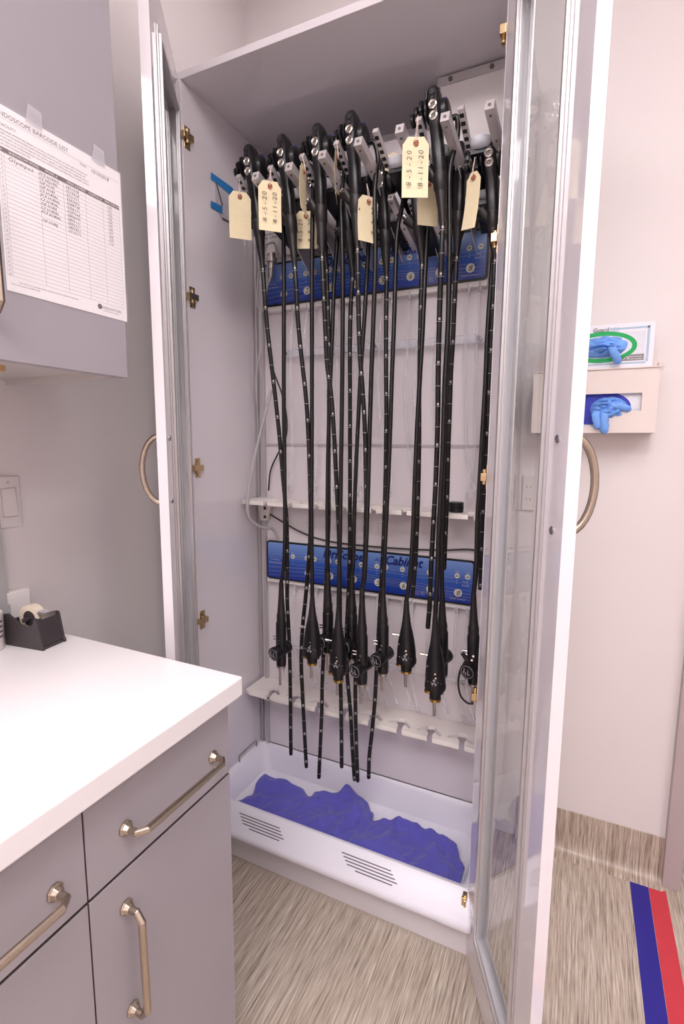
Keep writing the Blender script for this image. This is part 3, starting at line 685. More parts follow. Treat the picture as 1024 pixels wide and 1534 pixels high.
make_scope('fourth front endoscope from the left, head just left of the empty hook', (528, 169), (535, 368), FY,
    [(536, 416), (537, 477), (539, 534), (543, 587), (546, 637), (547.5, 690), (548, 760), (546, 840), (540, 920), (534, 980), (532, 1030), (533, 1100), (535.5, 1168)], .180,
    [(561, 285), (562, 380), (559, 480), (556, 560), (553, 660), (550, 770), (546, 860)], .10, (542, 880, 952, 1023, 1054), 'A', .118)
make_scope('tallest hanging endoscope, head highest, behind the big front tag, largest bulb plug', (650, 133), (663, 334), FY-.01,
    [(661, 380), (659, 440), (657, 509), (656, 560), (655.5, 620), (654, 680), (651.5, 740), (648, 800), (645.5, 850), (643.5, 900), (640.5, 938)], .150,
    [(673, 260), (673, 363), (671, 480), (666, 578), (663, 675), (659, 754), (657, 800), (655, 860)], .09, (651.5, 925, 966, 1048, 1072), 'B', .105, R=.0068)
make_scope('endoscope in the rear row directly behind the third front one', (462, 246), (489, 400), RY+.035,
    [(490, 430), (491.5, 480), (493, 530), (492.5, 606), (492, 697), (492, 780), (489.5, 840), (487, 900), (485, 960), (482.5, 1020), (481.5, 1070), (477.5, 1163)], .192,
    [(506, 340), (500, 430), (497.5, 500), (495, 560), (491.5, 660), (490, 760), (490.5, 830)], .205, (491, 855, 917, 976, 1004), 'A', .168)
make_scope('endoscope in the rear row behind the fourth front one', (512, 240), (528, 412), RY+.035,
    [(525.5, 450), (524, 500), (524, 560), (524, 650), (524, 744), (523.5, 833), (521, 900), (519, 950), (520, 1010), (525, 1070), (527.5, 1120), (530.5, 1166)], .196,
    [(552, 360), (546, 470), (540, 558), (536, 636), (533, 700), (530.5, 770), (529, 840)], .205, (527, 862, 921, 985, 1004), 'A', .168)
make_scope('rear endoscope under the empty hook in the middle, round plug at centre', (572, 240), (579, 410), RY+.02,
    [(578.5, 449), (578, 500), (578, 560), (578.5, 620), (577.5, 700), (576, 760), (573, 835), (568, 925), (564, 1000), (561, 1053), (556.5, 1100), (553, 1132), (552, 1163)], .186,
    [(595, 345), (592, 410), (590, 480), (587, 558), (584.5, 636), (581.5, 715), (578.5, 773), (575.5, 840)], .175, (573.5, 880, 937, 1007, 1035), 'A', .15)
make_scope('rear endoscope hidden behind the big front tag, bulb plug with side nozzle', (618, 226), (632, 392), RY+.02,
    [(631, 428), (629.5, 480), (628.6, 530), (627.5, 600), (627.5, 660), (626.5, 720), (625, 770), (622, 840), (618, 890)], .196,
    [(641, 340), (636, 420), (632.5, 500), (629, 560), (624.5, 640), (621, 720), (618.5, 790), (614, 860)], .178, (608.5, 900, 939, 1006, 1029), 'B', .142)
make_scope('rear endoscope right of the tallest one, between it and the last', (690, 215), (684, 380), RY+.02,
    [(682, 420), (680, 460), (678, 510), (675, 560), (673, 620), (671, 680), (669.5, 743), (667.5, 790), (665, 850)], .196,
    [(676, 400), (672, 470), (669, 560), (667, 640), (665, 720), (663, 790), (661.5, 850)], .21, (662, 885, 946, 1010, 1030), 'A', .175)
make_scope('rightmost endoscope, hanging against the right door hinge side', (733, 208), (741, 384), RY-.02,
    [(739, 430), (736.5, 490), (733.5, 550), (730.5, 610), (728, 665), (725.5, 720), (722.5, 770), (720.5, 830), (719, 880)], .185,
    [(742, 360), (734, 440), (730, 500), (726.5, 578), (722, 656), (717.5, 734), (715, 775), (713, 850)], .150, (709, 890, 952, 1023, 1054), 'A', .132)
# a short black drain lead beside the last plug
lp = [U(a, b, 1, .12) for a, b in ((697, 990), (689, 1005), (686, 1025), (690, 1043), (700, 1053), (709, 1054))]
ld = MB().tube(smooth_path(lp, 6), .003, 8).cyl(U(692, 978, 1, .12), U(700, 990, 1, .12), .006).build('drain_lead', 'cable_black', smooth=True)
tag(ld, 'short curved black lead beside the rightmost plug', 'cable')
# black cap resting on the upper rack
c = U(683, 757, 1, .262)
cpt = thing('black_cap', 'small black ribbed cap standing on the upper comb rack', 'cap', (c.x, .262, 1.16))
MB().body((c.x, .262, 1.1602), (c.x, .262, 1.190), [(0, .018, .018), (.05, .0215, .0215), (.45, .0215, .0215), (.5, .0195, .0195), (.55, .0215, .0215), (.97, .0215, .0215), (1, .019, .019)], 28).build('shell', 'black_plastic', cpt, smooth=True)
MB().ring((c.x, .262, 1.176), (0, 0, 1), .0215, .0012, 24, 6).build('rib', 'black_rubber', cpt, smooth=True)

# ------------------------------------------------------------------ manila tags
def make_tag(label, px, py, y, phi, w=.061, h=.124, tilt=0, lines=(), strpx=None, inverted=False):
    """px, py: pixel of the tag's top centre"""
    P = U(px, py, 1, y); c, s = math.cos(phi), math.sin(phi)
    ex = Vector((c*math.cos(tilt), s*math.cos(tilt), math.sin(tilt))); ez = Vector((-c*math.sin(tilt), -s*math.sin(tilt), math.cos(tilt))); n = ex.cross(ez)   # n points away (+y) for phi=0 -> use -n to viewer
    if n.dot(CAMLOC-P) < 0: n = -n
    if inverted: ez = -ez
    t = thing('paper_tag', label, 'tag', P, 'manila tags tied to the scopes')
    k = .012; prof = [(-w/2, -k), (-w/2+k, 0), (w/2-k, 0), (w/2, -k), (w/2, -h), (-w/2, -h)]
    rows = 8; m = MB()
    # slightly bowed card
    def bow(x, z): return n*(.004*math.sin((z/h)*PI))
    for th in (0,):
        pts = []
        for j in range(rows+1):
            z = -h*j/rows; hw = w/2 if -z >= k else w/2-k*(1+z/k)
            if j == 0: hw = w/2-k
            pts.append([P+ex*(-hw)+ez*z+bow(0, z), P+ex*hw+ez*z+bow(0, z)])
        for j in range(rows): m.face([pts[j][0], pts[j][1], pts[j+1][1], pts[j+1][0]])
    card = m.build('card', 'manila', t); bm = bmesh.new(); bm.from_mesh(card.data); bmesh.ops.remove_doubles(bm, verts=bm.verts, dist=1e-6); bm.to_mesh(card.data); bm.free()
    sol = card.modifiers.new('thickness', 'SOLIDIFY'); sol.thickness = .0006; sol.offset = 0
    e = P-ez*.013+n*.0018
    MB().ring(e, n, .0048, .0016, 16, 6).cyl(e-n*.0016, e-n*.0006, .0062).build('eyelet', 'eyelet', t, smooth=True)
    top = U(strpx[0], strpx[1], 1, y+.004) if strpx else P+Vector((0, .004, .04))
    MB().tube([e+n*.003, e+n*.003+(top-e)*.5+ex*.0015, top], .0007, 6).tube([e+n*.002-ex*.002, e+n*.002+(top-e)*.5-ex*.002, top], .0007, 6).build('string', 'string', t, smooth=True)
    if lines:
        tx = MB()
        for li, ln_ in enumerate(lines):
            o = P+ex*(-w/2+w*(.36+.46*li))-ez*(h*.93)+n*.0016
            o = o + bow(0, -h*.9)*.0
            # reads bottom to top
            e2 = ez; e3 = -ex if ex.cross(ez).dot(n) > 0 else -ex
            for ci, ch in enumerate(ln_):
                zz = h*(.16+.62*(ci+.5)/len(ln_)); q = P-ez*(h-zz)+ex*(-w/2+w*(.34+.44*li))+n*(.0012+.004*math.sin(PI*(1-zz/h)))
                text(tx, ch, .0165, q, e2, e3, 'CENTER', .1)
        tx.build('handwriting', 'ink', t)
    return t
make_tag('blank manila tag on the far left, overlapping the blue painter\u2019s tape', 359, 287, .03, math.radians(44), strpx=(358, 268))
make_tag('manila tag at the left dated 8-5-20 and 8-11-20', 404, 271, .0, math.radians(44), lines=('8-5-20', '8-11-20'), strpx=(405, 252))
make_tag('manila tag seen edge-on right of the second endoscope head', 455, 249, .02, math.radians(104), h=.112, strpx=(452, 232))
make_tag('manila tag low behind the second endoscope boot, dated 8-8-20', 458, 316, .115, math.radians(25), lines=('8-5-20', '8-8-20'), strpx=(458, 300), h=.10)
make_tag('upside-down manila tag behind the third endoscope, eyelet at its lower edge', 500, 304, .150, math.radians(15), inverted=True, h=.065, strpx=(497, 290))
make_tag('thin edge-on manila tag between the third and fourth endoscope heads', 504, 228, .02, math.radians(112), h=.11, strpx=(503, 208))
make_tag('manila tag dated 8-7-20 right of the fourth endoscope boot', 552, 294, .085, math.radians(55), lines=('', '8-7-20'), strpx=(549, 275), h=.112)
make_tag('large bright manila tag in the centre front, dated 8-5-20 and 8-11-20', 623, 205, .0, math.radians(25), w=.061, h=.13, lines=('8-5-20', '8-11-20'), strpx=(626, 172))
make_tag('blank manila tag hanging just below and right of the bright centre tag', 642, 268, .11, math.radians(38), w=.055, h=.11, strpx=(636, 250))
make_tag('twisted blank manila tag left of the rightmost endoscope', 710, 257, .09, math.radians(-25), w=.040, h=.125, tilt=-.10, strpx=(711, 236))
make_tag('small tilted manila tag half hidden left of the bright centre tag', 597, 231, .17, math.radians(30), w=.055, h=.05, tilt=-.3, strpx=(600, 215))

# ------------------------------------------------------------------ pouch and painter's tape on the cabinet side
def on_side(pts, x=.0006): return [Vector((x, U(a, b, 0, 0).y, U(a, b, 0, 0).z)) for a, b in pts]
MB().prism(on_side([(322, 264), (372, 300), (372, 342), (348, 336), (331, 327), (322, 312)], .0006), (.0012, 0, 0)).build('plastic_pouch', 'pouch')
po = bpy.data.objects['plastic_pouch']; tag(po, 'clear plastic pouch taped inside the cabinet side wall', 'pouch')
MB().tube(smooth_path([Vector((.003, v.y, v.z)) for v in on_side([(323, 275), (327, 290), (332, 308)])], 4), .002, 8).tube(smooth_path([Vector((.003, v.y, v.z)) for v in on_side([(332, 327), (341, 332), (372, 344)])], 4), .002, 8).build('pouch_edge', 'cabinet_edge', po, smooth=True)
a = MB().prism(on_side([(315, 258), (347, 281), (352, 290), (344, 292), (315, 268)], .0019), (.0004, 0, 0)).build('tape_strip', 'painter_tape'); tag(a, 'upper strip of blue painter\u2019s tape on the cabinet side wall', 'tape')
a = MB().prism(on_side([(315, 301), (332, 309), (332, 321), (315, 311)], .0019), (.0004, 0, 0)).build('tape_strip', 'painter_tape'); tag(a, 'lower short strip of blue painter\u2019s tape on the cabinet side wall', 'tape')

# ------------------------------------------------------------------ towel in the basin
def towel():
    px = [(40, 262), (75, 250), (115, 228), (125, 200), (155, 170), (225, 200), (285, 210), (322, 246), (335, 232), (370, 241), (465, 232), (520, 262), (550, 300), (545, 322), (620, 336), (730, 356), (830, 395), (850, 440), (875, 490), (862, 540), (835, 566), (700, 515), (560, 458), (440, 405), (300, 350), (150, 300), (40, 268)]
    poly = [U(330+a/2.381, 1080+b/2.381, 2, .135) for a, b in px]
    poly = [(max(.012, min(W-.030, p.x)), max(.024, min(D-.02, p.y))) for p in poly]
    def inside(x, y):
        c = False; n = len(poly)
        for i in range(n):
            x1, y1 = poly[i]; x2, y2 = poly[(i+1) % n]
            if (y1 > y) != (y2 > y) and x < (x2-x1)*(y-y1)/(y2-y1)+x1: c = not c
        return c
    def dist(x, y):
        b = 9; n = len(poly)
        for i in range(n):
            x1, y1 = poly[i]; x2, y2 = poly[(i+1) % n]; dx, dy = x2-x1, y2-y1; l = dx*dx+dy*dy or 1e-9
            t = max(0, min(1, ((x-x1)*dx+(y-y1)*dy)/l)); b = min(b, math.hypot(x-x1-t*dx, y-y1-t*dy))
        return b
    from mathutils import noise
    folds = [((.03, .19), (.26, .27), .022, .016), ((.05, .22), (.14, .29), .018, .012), ((.11, .27), (.20, .22), .016, .010), ((.16, .25), (.30, .21), .018, .014), ((.27, .13), (.33, .28), .012, .010), ((.30, .25), (.46, .30), .034, .018), ((.40, .28), (.49, .20), .034, .018), ((.47, .27), (.43, .11), .026, .014),
             ((.34, .12), (.46, .22), .016, .012), ((.36, .20), (.44, .13), .012, .009), ((.50, .24), (.66, .235), .020, .010), ((.60, .245), (.80, .22), .026, .012), ((.72, .23), (.78, .13), .026, .014), ((.79, .20), (.80, .10), .024, .012), ((.57, .10), (.60, .22), .010, .007), ((.66, .09), (.69, .16), .014, .006), ((.70, .09), (.80, .085), .012, .012),
             ((.08, .12), (.20, .17), .012, .010), ((.16, .10), (.26, .20), .012, .009), ((.20, .10), (.28, .12), .010, .008), ((.52, .10), (.56, .19), .010, .008), ((.50, .08), (.50, .22), .012, .007)]
    def crease(x, y, a, sx, sy, sd):
        u = x*math.cos(a)+y*math.sin(a); v = -x*math.sin(a)+y*math.cos(a)
        return (1-min(1, abs(noise.noise(Vector((u*sx, v*sy, sd))))*2.6))**2
    def height(x, y):
        bz = .086
        for q in (x, W-x): bz += .55*max(0, .058-q)+4.0*max(0, .036-q)
        bz += .6*max(0, .06-y)+6.0*max(0, .042-y)+.6*max(0, y-(D-.05))+4.6*max(0, y-(D-.030)); bz = min(bz, .188)
        z = bz+.016+.006*noise.noise(Vector((x*8, y*8, 3)))
        for (a, b, hgt, w) in folds:
            dx, dy = b[0]-a[0], b[1]-a[1]; l = dx*dx+dy*dy; wob = .008*noise.noise(Vector((x*11, y*11, 1)))
            t = max(0, min(1, ((x-a[0])*dx+(y-a[1])*dy)/l)); r = math.hypot(x-a[0]-t*dx, y-a[1]-t*dy)+wob
            z += hgt*math.exp(-(r/w)**2*.8)*.62
        z += .0095*crease(x, y, 1.0, 4, 15, 4.2)+.006*crease(x, y, .35, 5, 20, 9.1)+.005*crease(x, y, 2.2, 6, 18, 1.7)
        dd = dist(x, y); z -= .014*math.exp(-dd/.010)
        return max(z, bz+.004)
    x0, x1, y0, y1 = .01, W-.01, .022, D-.018; nx, ny = 250, 84; idx = {}; vs = []; fs = []
    for i in range(nx+1):
        for j in range(ny+1):
            x = x0+(x1-x0)*i/nx; y = y0+(y1-y0)*j/ny
            if inside(x, y) : idx[i, j] = len(vs); vs.append((x, y, height(x, y)))
    for i in range(nx):
        for j in range(ny):
            q = [(i, j), (i+1, j), (i+1, j+1), (i, j+1)]
            if all(k in idx for k in q): fs.append(tuple(idx[k] for k in q))
    m = MB(); m.add(vs, fs); o = m.build('towel', 'towel_fabric', smooth=False, org=(.45, .18, .09))
    bm = bmesh.new(); bm.from_mesh(o.data)
    for _ in range(2): bmesh.ops.smooth_vert(bm, verts=bm.verts[:], factor=.5, use_axis_z=True)
    for _ in range(4): bmesh.ops.smooth_vert(bm, verts=[v for v in bm.verts if v.is_boundary], factor=.5, use_axis_x=True, use_axis_y=True)
    bm.to_mesh(o.data); bm.free()
    for p_ in o.data.polygons: p_.use_smooth = True
    sl = o.modifiers.new('thickness', 'SOLIDIFY'); sl.thickness = .0025; sl.offset = 1
    return o
tag(towel(), 'crumpled purple-blue cloth towel lying in the white basin', 'towel')

# ------------------------------------------------------------------ base cabinets and worktop
XF, YE = .505, -.449        # worktop front edge, far end
wt = MB().prism([(XW, -1.27, .865), (XF, -1.27, .865), (XF, YE, .865), (XW, YE, .865)], (0, 0, .04)).build('worktop', 'worktop_white', bevel=.004, org=(.2, -.8, .865))
tag(wt, 'thick glossy white worktop over the grey base cabinets', 'worktop')
XB, YC = .457, -.461
def pull(name, A, B, n, parent):
    """bow pull from A to B standing out along n"""
    A, B, n = Vector(A), Vector(B), Vector(n); d = (B-A).normalized(); o = .034
    pts = [A+n*.004, A+n*(o-.010), A+n*o+d*.012, B+n*o-d*.012, B+n*(o-.010), B+n*.004]
    m = MB().tube(pts, .0062, 8)
    side = d.cross(n)
    for P in (A, B):
        rings = []
        for off, r in ((0.0003, .0125), (.003, .0125), (.005, .0105), (.012, .0068)):
            rings.append([P+n*off+(d*math.cos(a)+side*math.sin(a))*r for a in [PI/8+PI/4*i for i in range(8)]])
        m.loft(rings)
    return m.build(name, 'nickel', parent, bevel=.0008)
def base_unit(y1, y0, label, doors, handles_d, handle_door, gap=.003):
    t = thing('base_cabinet', label, 'cabinet', ((XB+XW)/2, (y0+y1)/2, 0))
    MB().box((XW+.002, y0, .10), (XB, y1, .8645)).box((XW+.002, y0+.002, 0), (XB-.06, y1-.002, .10)).build('body', 'carcass', t)
    MB().box((XB, y0+.002, .66), (XB+.0015, y1-.002, .8645)).build('edge_shadow_gap', 'cabinet_edge', t)
    dw = MB().box((XB+.0015, y0+gap/2, .703), (XB+.0205, y1-gap/2, .858)).build('drawer', 'cabinet_grey', t, bevel=.0008)
    pull('handle', *handles_d, (1, 0, 0), dw)
    dd = MB().box((XB+.0015, y0+gap/2, .105), (XB+.0205, y1-gap/2, .697)).build('door', 'cabinet_grey', t, bevel=.0008)
    if handle_door: pull('handle', *handle_door, (1, 0, 0), dd)
    # dark edge banding
    MB().box((XB+.0018, y0+gap/2-.0008, .1045), (XB+.019, y1-gap/2+.0008, .6975)).build('edge_banding', 'cabinet_edge', dd)
    MB().box((XB+.0018, y0+gap/2-.0008, .7025), (XB+.019, y1-gap/2+.0008, .8585)).build('edge_banding', 'cabinet_edge', dw)
    return t
hx = XB+.0205; YS = -.787
def onf(px, py): q = U(px, py, 0, hx); return (hx, q.y, q.z)
base_unit(YC, YS, 'grey base cabinet at the far end with drawer pull and door pull both visible', 1, (onf(187, 1240), onf(318, 1133)), (onf(188, 1358), onf(198, 1510)))
base_unit(YS, -1.25, 'nearer grey base cabinet, cut off by the left frame edge', 1, ((hx, -.835, onf(38, 1372)[2]), (hx, -1.03, onf(38, 1372)[2])), None)

# upper cabinet
XU = .24; ZU = 1.486; YU = -.452
uc = thing('upper_cabinet', 'grey wall cabinet at the upper left with a list taped on', 'cabinet', (.05, -.8, ZU))
b = MB(); b.box((XW+.001, YU-.018, ZU), (XU-.021, YU, 2.6)).box((XW+.001, -1.35, ZU), (XU-.021, -1.332, 2.6)).box((XW+.001, -1.332, ZU+.014), (XU-.021, YU-.018, ZU+.03)).box((XW+.001, -1.332, 2.58), (XU-.021, YU-.018, 2.6)).box((XW+.001, -1.332, ZU+.03), (XW+.007, YU-.018, 2.58))
b.build('body', 'carcass', uc)
MB().box((XW+.02, -.70, ZU+.004), (.085, -.60, ZU+.0138)).build('wood_batten', 'wood', uc)
for y1, y0 in ((YU, -.752), (-.754, -1.05), (-1.052, -1.35)):
    dd = MB().box((XU-.0205, y0+.001, ZU+.001), (XU, y1-.001, 2.6)).build('door', 'cabinet_grey', uc, bevel=.0008)
    ye = y0+.03
    if y0 == -.752:
        pull('handle', (XU, -.716, 1.556), (XU, -.716, 1.74), (1, 0, 0), dd)

# list in its sleeve, taped on the upper cabinet
def sheet():
    x = XU+.0006
    yr, yl = U(183, 300, 0, x).y, U(183, 300, 0, x).y-.241
    zt, zb = U(180, 259, 0, x).z, U(180, 259, 0, x).z-.2794
    t = thing('paper_list', 'printed form with handwritten rows in a clear sleeve on the upper cabinet', 'paper', (x, (yl+yr)/2, zb))
    MB().box((x, yl+.003, zb+.003), (x+.0006, yr-.003, zt-.002)).build('form', 'paper', t)
    # sleeve, slightly wavy
    n = 18; vs = []; fs = []
    from mathutils import noise
    for i in range(n+1):
        for j in range(n+1):
            yy = yl+(yr-yl)*i/n; zz = zb+(zt-zb)*j/n
            vs.append((x+.0022+.0012*noise.noise(Vector((yy*25, zz*25, 0))), yy, zz))
    for i in range(n):
        for j in range(n): a = i*(n+1)+j; fs.append((a, a+1, a+n+2, a+n+1))
    m = MB(); m.add(vs, fs); sl = m.build('plastic_sleeve', 'clear_sleeve', t, smooth=True)
    EY, EZ = (0, 1, 0), (0, 0, 1); xx = x+.0008
    w = yr-yl
    Y = lambda u: yl+.006+(w-.012)*u
    Z = lambda v: zt-.006-(.267)*v
    tx = MB()
    text(tx, 'ENDOSCOPE BARCODE LIST', .0095, (xx, Y(.0), Z(.045)), EY, EZ)
    text(tx, 'FACILITY:', .0062, (xx, Y(.02), Z(.10)), EY, EZ)
    words = 'use the endoscope data label list to identify the facility barcode number and serial model associated with each scope in the machine cabinet please record the following data and fill out completely keep this form with the unit at all times when scopes are '.split()
    random.seed(3)
    for r in range(5):
        s = ''
        while len(s) < (92 if r < 4 else 20): s += random.choice(words)+' '
        text(tx, s[:90], .0042, (xx, Y(.02), Z(.125+.019*r)), EY, EZ)
    text(tx, 'Date:', .006, (xx, Y(.63), Z(.075)), EY, EZ)
    text(tx, '* See list for item number. Refer to back of sheet for details of instrument.', .0036, (xx, Y(.07), Z(.955)), EY, EZ)
    text(tx, 'form endoscope list 50096-1234', .0036, (xx, Y(.02), Z(.972)), EY, EZ)
    for r in range(28): text(tx, str(r+1), .0042, (xx, Y(.017), Z(.263+.0243*r)), EY, EZ, 'CENTER')
    text(tx, 'MEDIVATORS', .0072, (xx, Y(.765), Z(.965)), EY, EZ); text(tx, 'A Cantel Medical Company', .0032, (xx, Y(.77), Z(.98)), EY, EZ)
    tx.cyl((xx-.0001, Y(.74), Z(.955)), (xx+.0001, Y(.74), Z(.955)), .0048)
    tx.build('printing', 'print_ink', t)
    hb = MB().box((x+.0006, Y(0), Z(.240)), (x+.0009, Y(.985), Z(.215))); hb.build('header_bar', 'header_brown', t)
    hx_ = MB()
    for s, u in (('#', .01), ('ENDOSCOPE MODEL', .07), ('MODEL #', .33), ('SERIAL NUMBER', .50), ('HOSPITAL #', .69), ('BARCODE NO.', .84)):
        text(hx_, s, .0052, (x+.0012, Y(u), Z(.235)), EY, EZ)
    hx_.build('header_lettering', 'paper', t)
    ln = MB()
    for r in range(29):
        z = Z(.243+.0243*r); ln.face([(xx, Y(0), z-.00018), (xx, Y(.985), z-.00018), (xx, Y(.985), z+.00018), (xx, Y(0), z+.00018)])
    for u in (0, .035, .28, .47, .66, .82, .985):
        ln.face([(xx, Y(u)-.00018, Z(.24)), (xx, Y(u)+.00018, Z(.24)), (xx, Y(u)+.00018, Z(.925)), (xx, Y(u)-.00018, Z(.925))])
    ln.face([(xx, Y(0), Z(.055)), (xx, Y(1), Z(.055)), (xx, Y(1), Z(.0565)), (xx, Y(0), Z(.0565))])
    ln.build('ruling', 'print_grey', t)
    hw = MB(); xh = x+.001
    text(hw, 'Olympus', .0095, (xh, Y(.06), Z(.275)), EY, EZ, shear=.3, space=1.2)
    rows = [('PCF H190DL', '2831578'), ('CF HQ190L', '2519418'), ('GIF H190', '2521731'), ('GIF H180', '2302062'), ('CF H180AL', '2308738'), ('PCF H180AL', '2706171'), ('CF H180AL', '2207569'), ('GIF H180J', '2806690'), ('CF H180AL', '2805131'), ('PCF H180AL', '2003271'), ('', '2807821'), ('GIF H180J', '2313171')]
    for r, (a, b) in enumerate(rows):
        text(hw, a, .0066, (xh, Y(.28), Z(.265+.0243*r+.004)), EY, EZ, shear=.25); text(hw, b, .0066, (xh, Y(.49), Z(.265+.0243*r+.004)), EY, EZ, shear=.25, space=1.1)
        if r < 11: text(hw, str(100+r), .0066, (xh, Y(.86), Z(.262+.0243*r+.004)), EY, EZ, shear=.25, space=1.1)
    text(hw, '10/10/2018', .0085, (xh, Y(.72), Z(.085)), EY, EZ, shear=.3)
    hw.build('handwriting', 'print_ink', t)
    for u, sl_ in ((.27, .4), (.80, .3)):
        tp = MB(); y = Y(u); tp.prism([(x+.0034, y-.016, zt-.006), (x+.0034, y+.012, zt-.008), (x+.0034, y+.012, zt+.018), (x+.0034, y-.010, zt+.022)], (.0003, 0, 0))
        tp.build('clear_tape', 'clear_tape', t)
sheet()

# ------------------------------------------------------------------ things on and above the worktop
# tape dispenser
ZT = .905
dA = U(65, 976, 2, ZT); dB = U(104, 962, 2, ZT); dC = U(8, 966, 2, ZT)
td = thing('tape_dispenser', 'black desktop tape dispenser on the worktop beside the wall', 'tape dispenser', (dA.x, dA.y, ZT))
ex = (dA-dC); Ld = ex.length; ex.normalize(); ey = Vector((-ex.y, ex.x, 0)); wd = .062
if ey.dot(dB-dA) < 0: ey = -ey
O = dC
def dp(a, b, z): return O+ex*a+ey*b+Vector((0, 0, z-O.z+ZT))
pr = [(0, .002), (.004, 0), (Ld, 0), (Ld, .006), (Ld-.004, .012), (Ld-.014, .070), (Ld-.022, .072), (Ld-.028, .056), (Ld-.05, .046), (.014, .074), (.0, .072)]
sideL = [dp(a, 0, z) for a, z in pr]
m = MB()
m.prism([dp(a, 0, z) for a, z in pr], ey*.006); m.prism([dp(a, wd-.006, z) for a, z in pr], ey*.006)
m.prism([dp(a, .006, z) for a, z in [(.004, 0), (Ld-.003, 0), (Ld-.003, .008), (.004, .008)]], ey*(wd-.012))
m.prism([dp(a, .006, z) for a, z in [(Ld-.03, .008), (Ld-.005, .008), (Ld-.015, .068), (Ld-.022, .068), (Ld-.028, .052)]], ey*(wd-.012))
m.prism([dp(a, .006, z) for a, z in [(0.001, .002), (.008, .002), (.01, .055), (.002, .055)]], ey*(wd-.012))
m.build('body', 'dispenser_black', td, bevel=.0018)
rc = dp(Ld*.46, wd/2, .060); 
rl = MB(); n = 32; rings = []
for r, o_ in ((.030, -.0095), (.030, .0095), (.018, .0095), (.018, -.0095), (.030, -.0095)):
    rings.append([rc+ey*o_+ex*(r*math.cos(2*PI*i/n))+Vector((0, 0, r*math.sin(2*PI*i/n))) for i in range(n)])
rl.loft(rings, caps=False).build('tape_roll', 'tape_roll', td, smooth=True)
MB().cyl(rc-ey*.024, rc+ey*.024, .005).cyl(rc-ey*.0093, rc+ey*.0093, .0178).build('spindle', 'dispenser_black', td, smooth=True)
MB().prism([dp(Ld-.034, .018, .076), dp(Ld-.018, .018, .0745), dp(Ld-.018, wd-.018, .0745), dp(Ld-.034, wd-.018, .076)], (0, 0, .0008)).prism([dp(Ld-.016, .014, .064), dp(Ld-.013, .014, .077), dp(Ld-.013, wd-.014, .077), dp(Ld-.016, wd-.014, .064)], ex*.001).build('cutter', 'brushed_steel', td)
MB().prism([rc+ex*.020+ey*(-.0095)+Vector((0, 0, .0195)), dp(Ld-.016, wd/2-.0095, .0768), dp(Ld-.016, wd/2+.0095, .0768), rc+ex*.020+ey*.0095+Vector((0, 0, .0195))], (0, 0, .0003)).build('tape_end', 'clear_tape', td)
# white canister at the frame edge
c = Vector((-.065, -.59, ZT))
cn = thing('canister', 'white canister on the worktop cut by the left frame edge', 'canister', (c.x, c.y, ZT))
MB().body((c.x, c.y, ZT+.0002), (c.x, c.y, ZT+.085), [(0, .026, .026), (.02, .0275, .0275), (.9, .0275, .0275), (.92, .029, .029), (.99, .029, .029), (1, .027, .027)], 28).build('shell', 'white_plastic', cn, smooth=True)
tx = MB(); vdir = (CAMLOC-c); vdir.z = 0; vdir.normalize(); sd = Vector((-vdir.y, vdir.x, 0))
for k in range(4):
    a0 = .95; d_ = vdir*math.cos(a0)+sd*math.sin(a0); q = c+d_*.0279; tang = Vector((-d_.y, d_.x, 0)); z_ = ZT+.03+.011*k
    tx.prism([q+tang*-.006+Vector((0, 0, z_-c.z)), q+tang*.006+Vector((0, 0, z_-c.z)), q+tang*.006+Vector((0, 0, z_-c.z+.004)), q+tang*-.006+Vector((0, 0, z_-c.z+.004))], d_*.0003)
tx.build('label_print', 'print_ink', cn)
# grey folder leaning on the wall
fl = MB(); y1, y0 = -.513, -.62
prof = rrect(0, 0, .107, .30, .012, 0)
A0 = Vector((XW+.020, y0, ZT+.0012)); upv = Vector((-.016, 0, .298)).normalized()
pl = [A0+Vector((0, 1, 0))*p.x+upv*p.y for p in prof]
fo = thing('folder', 'grey plastic folder leaning on the wall at the left frame edge', 'folder', A0)
MB().prism(pl, (.006, 0, .0006)).build('cover', 'folder_grey', fo, bevel=.001)
MB().prism([p+Vector((.0062, 0, 0))*1 for p in [A0+Vector((0, 1, 0))*p_.x+upv*p_.y for p_ in rrect(.006, .006, .101, .294, .008, 0)]], (.0012, 0, 0)).build('pocket', 'folder_grey', fo)
# light switch
s1, s2 = U(27, 712, 0, XW), U(31, 788, 0, XW)
ls = thing('light_switch', 'white double rocker switch plate on the left wall', 'switch', (XW, s1.y-.055, 1.217))
MB().box((XW+.0002, s1.y-.116, s2.z), (XW+.006, s1.y, s1.z)).build('plate', 'switch_plate', ls, bevel=.003)
for k in (0, 1):
    ya = s1.y-.012-.034-k*.047
    MB().box((XW+.006, ya-.001, 1.217-.0345), (XW+.0068, ya+.035, 1.217+.0345)).build('rocker_frame', 'seam_grey', ls)
    MB().prism([(XW+.0068, ya+.001, 1.217-.032), (XW+.012, ya+.001, 1.217-.032), (XW+.0075, ya+.001, 1.217+.032), (XW+.0068, ya+.001, 1.217+.032)], (0, .031, 0)).build('rocker', 'switch_plate', ls, bevel=.0008)
    MB().cyl((XW+.006, ya+.017, 1.217+.047), (XW+.0068, ya+.017, 1.217+.047), .003).build('plate_screw', 'seam_grey', ls)
# small white junction box
b1 = U(44, 880, 0, XW+.02)
jb = MB().box((XW+.0002, b1.y-.075, .935), (XW+.022, b1.y, b1.z)).build('wall_box', 'white_plastic', bevel=.003, org=(XW, b1.y-.04, .96))
tag(jb, 'small plain white box on the wall behind the tape dispenser', 'wall box')

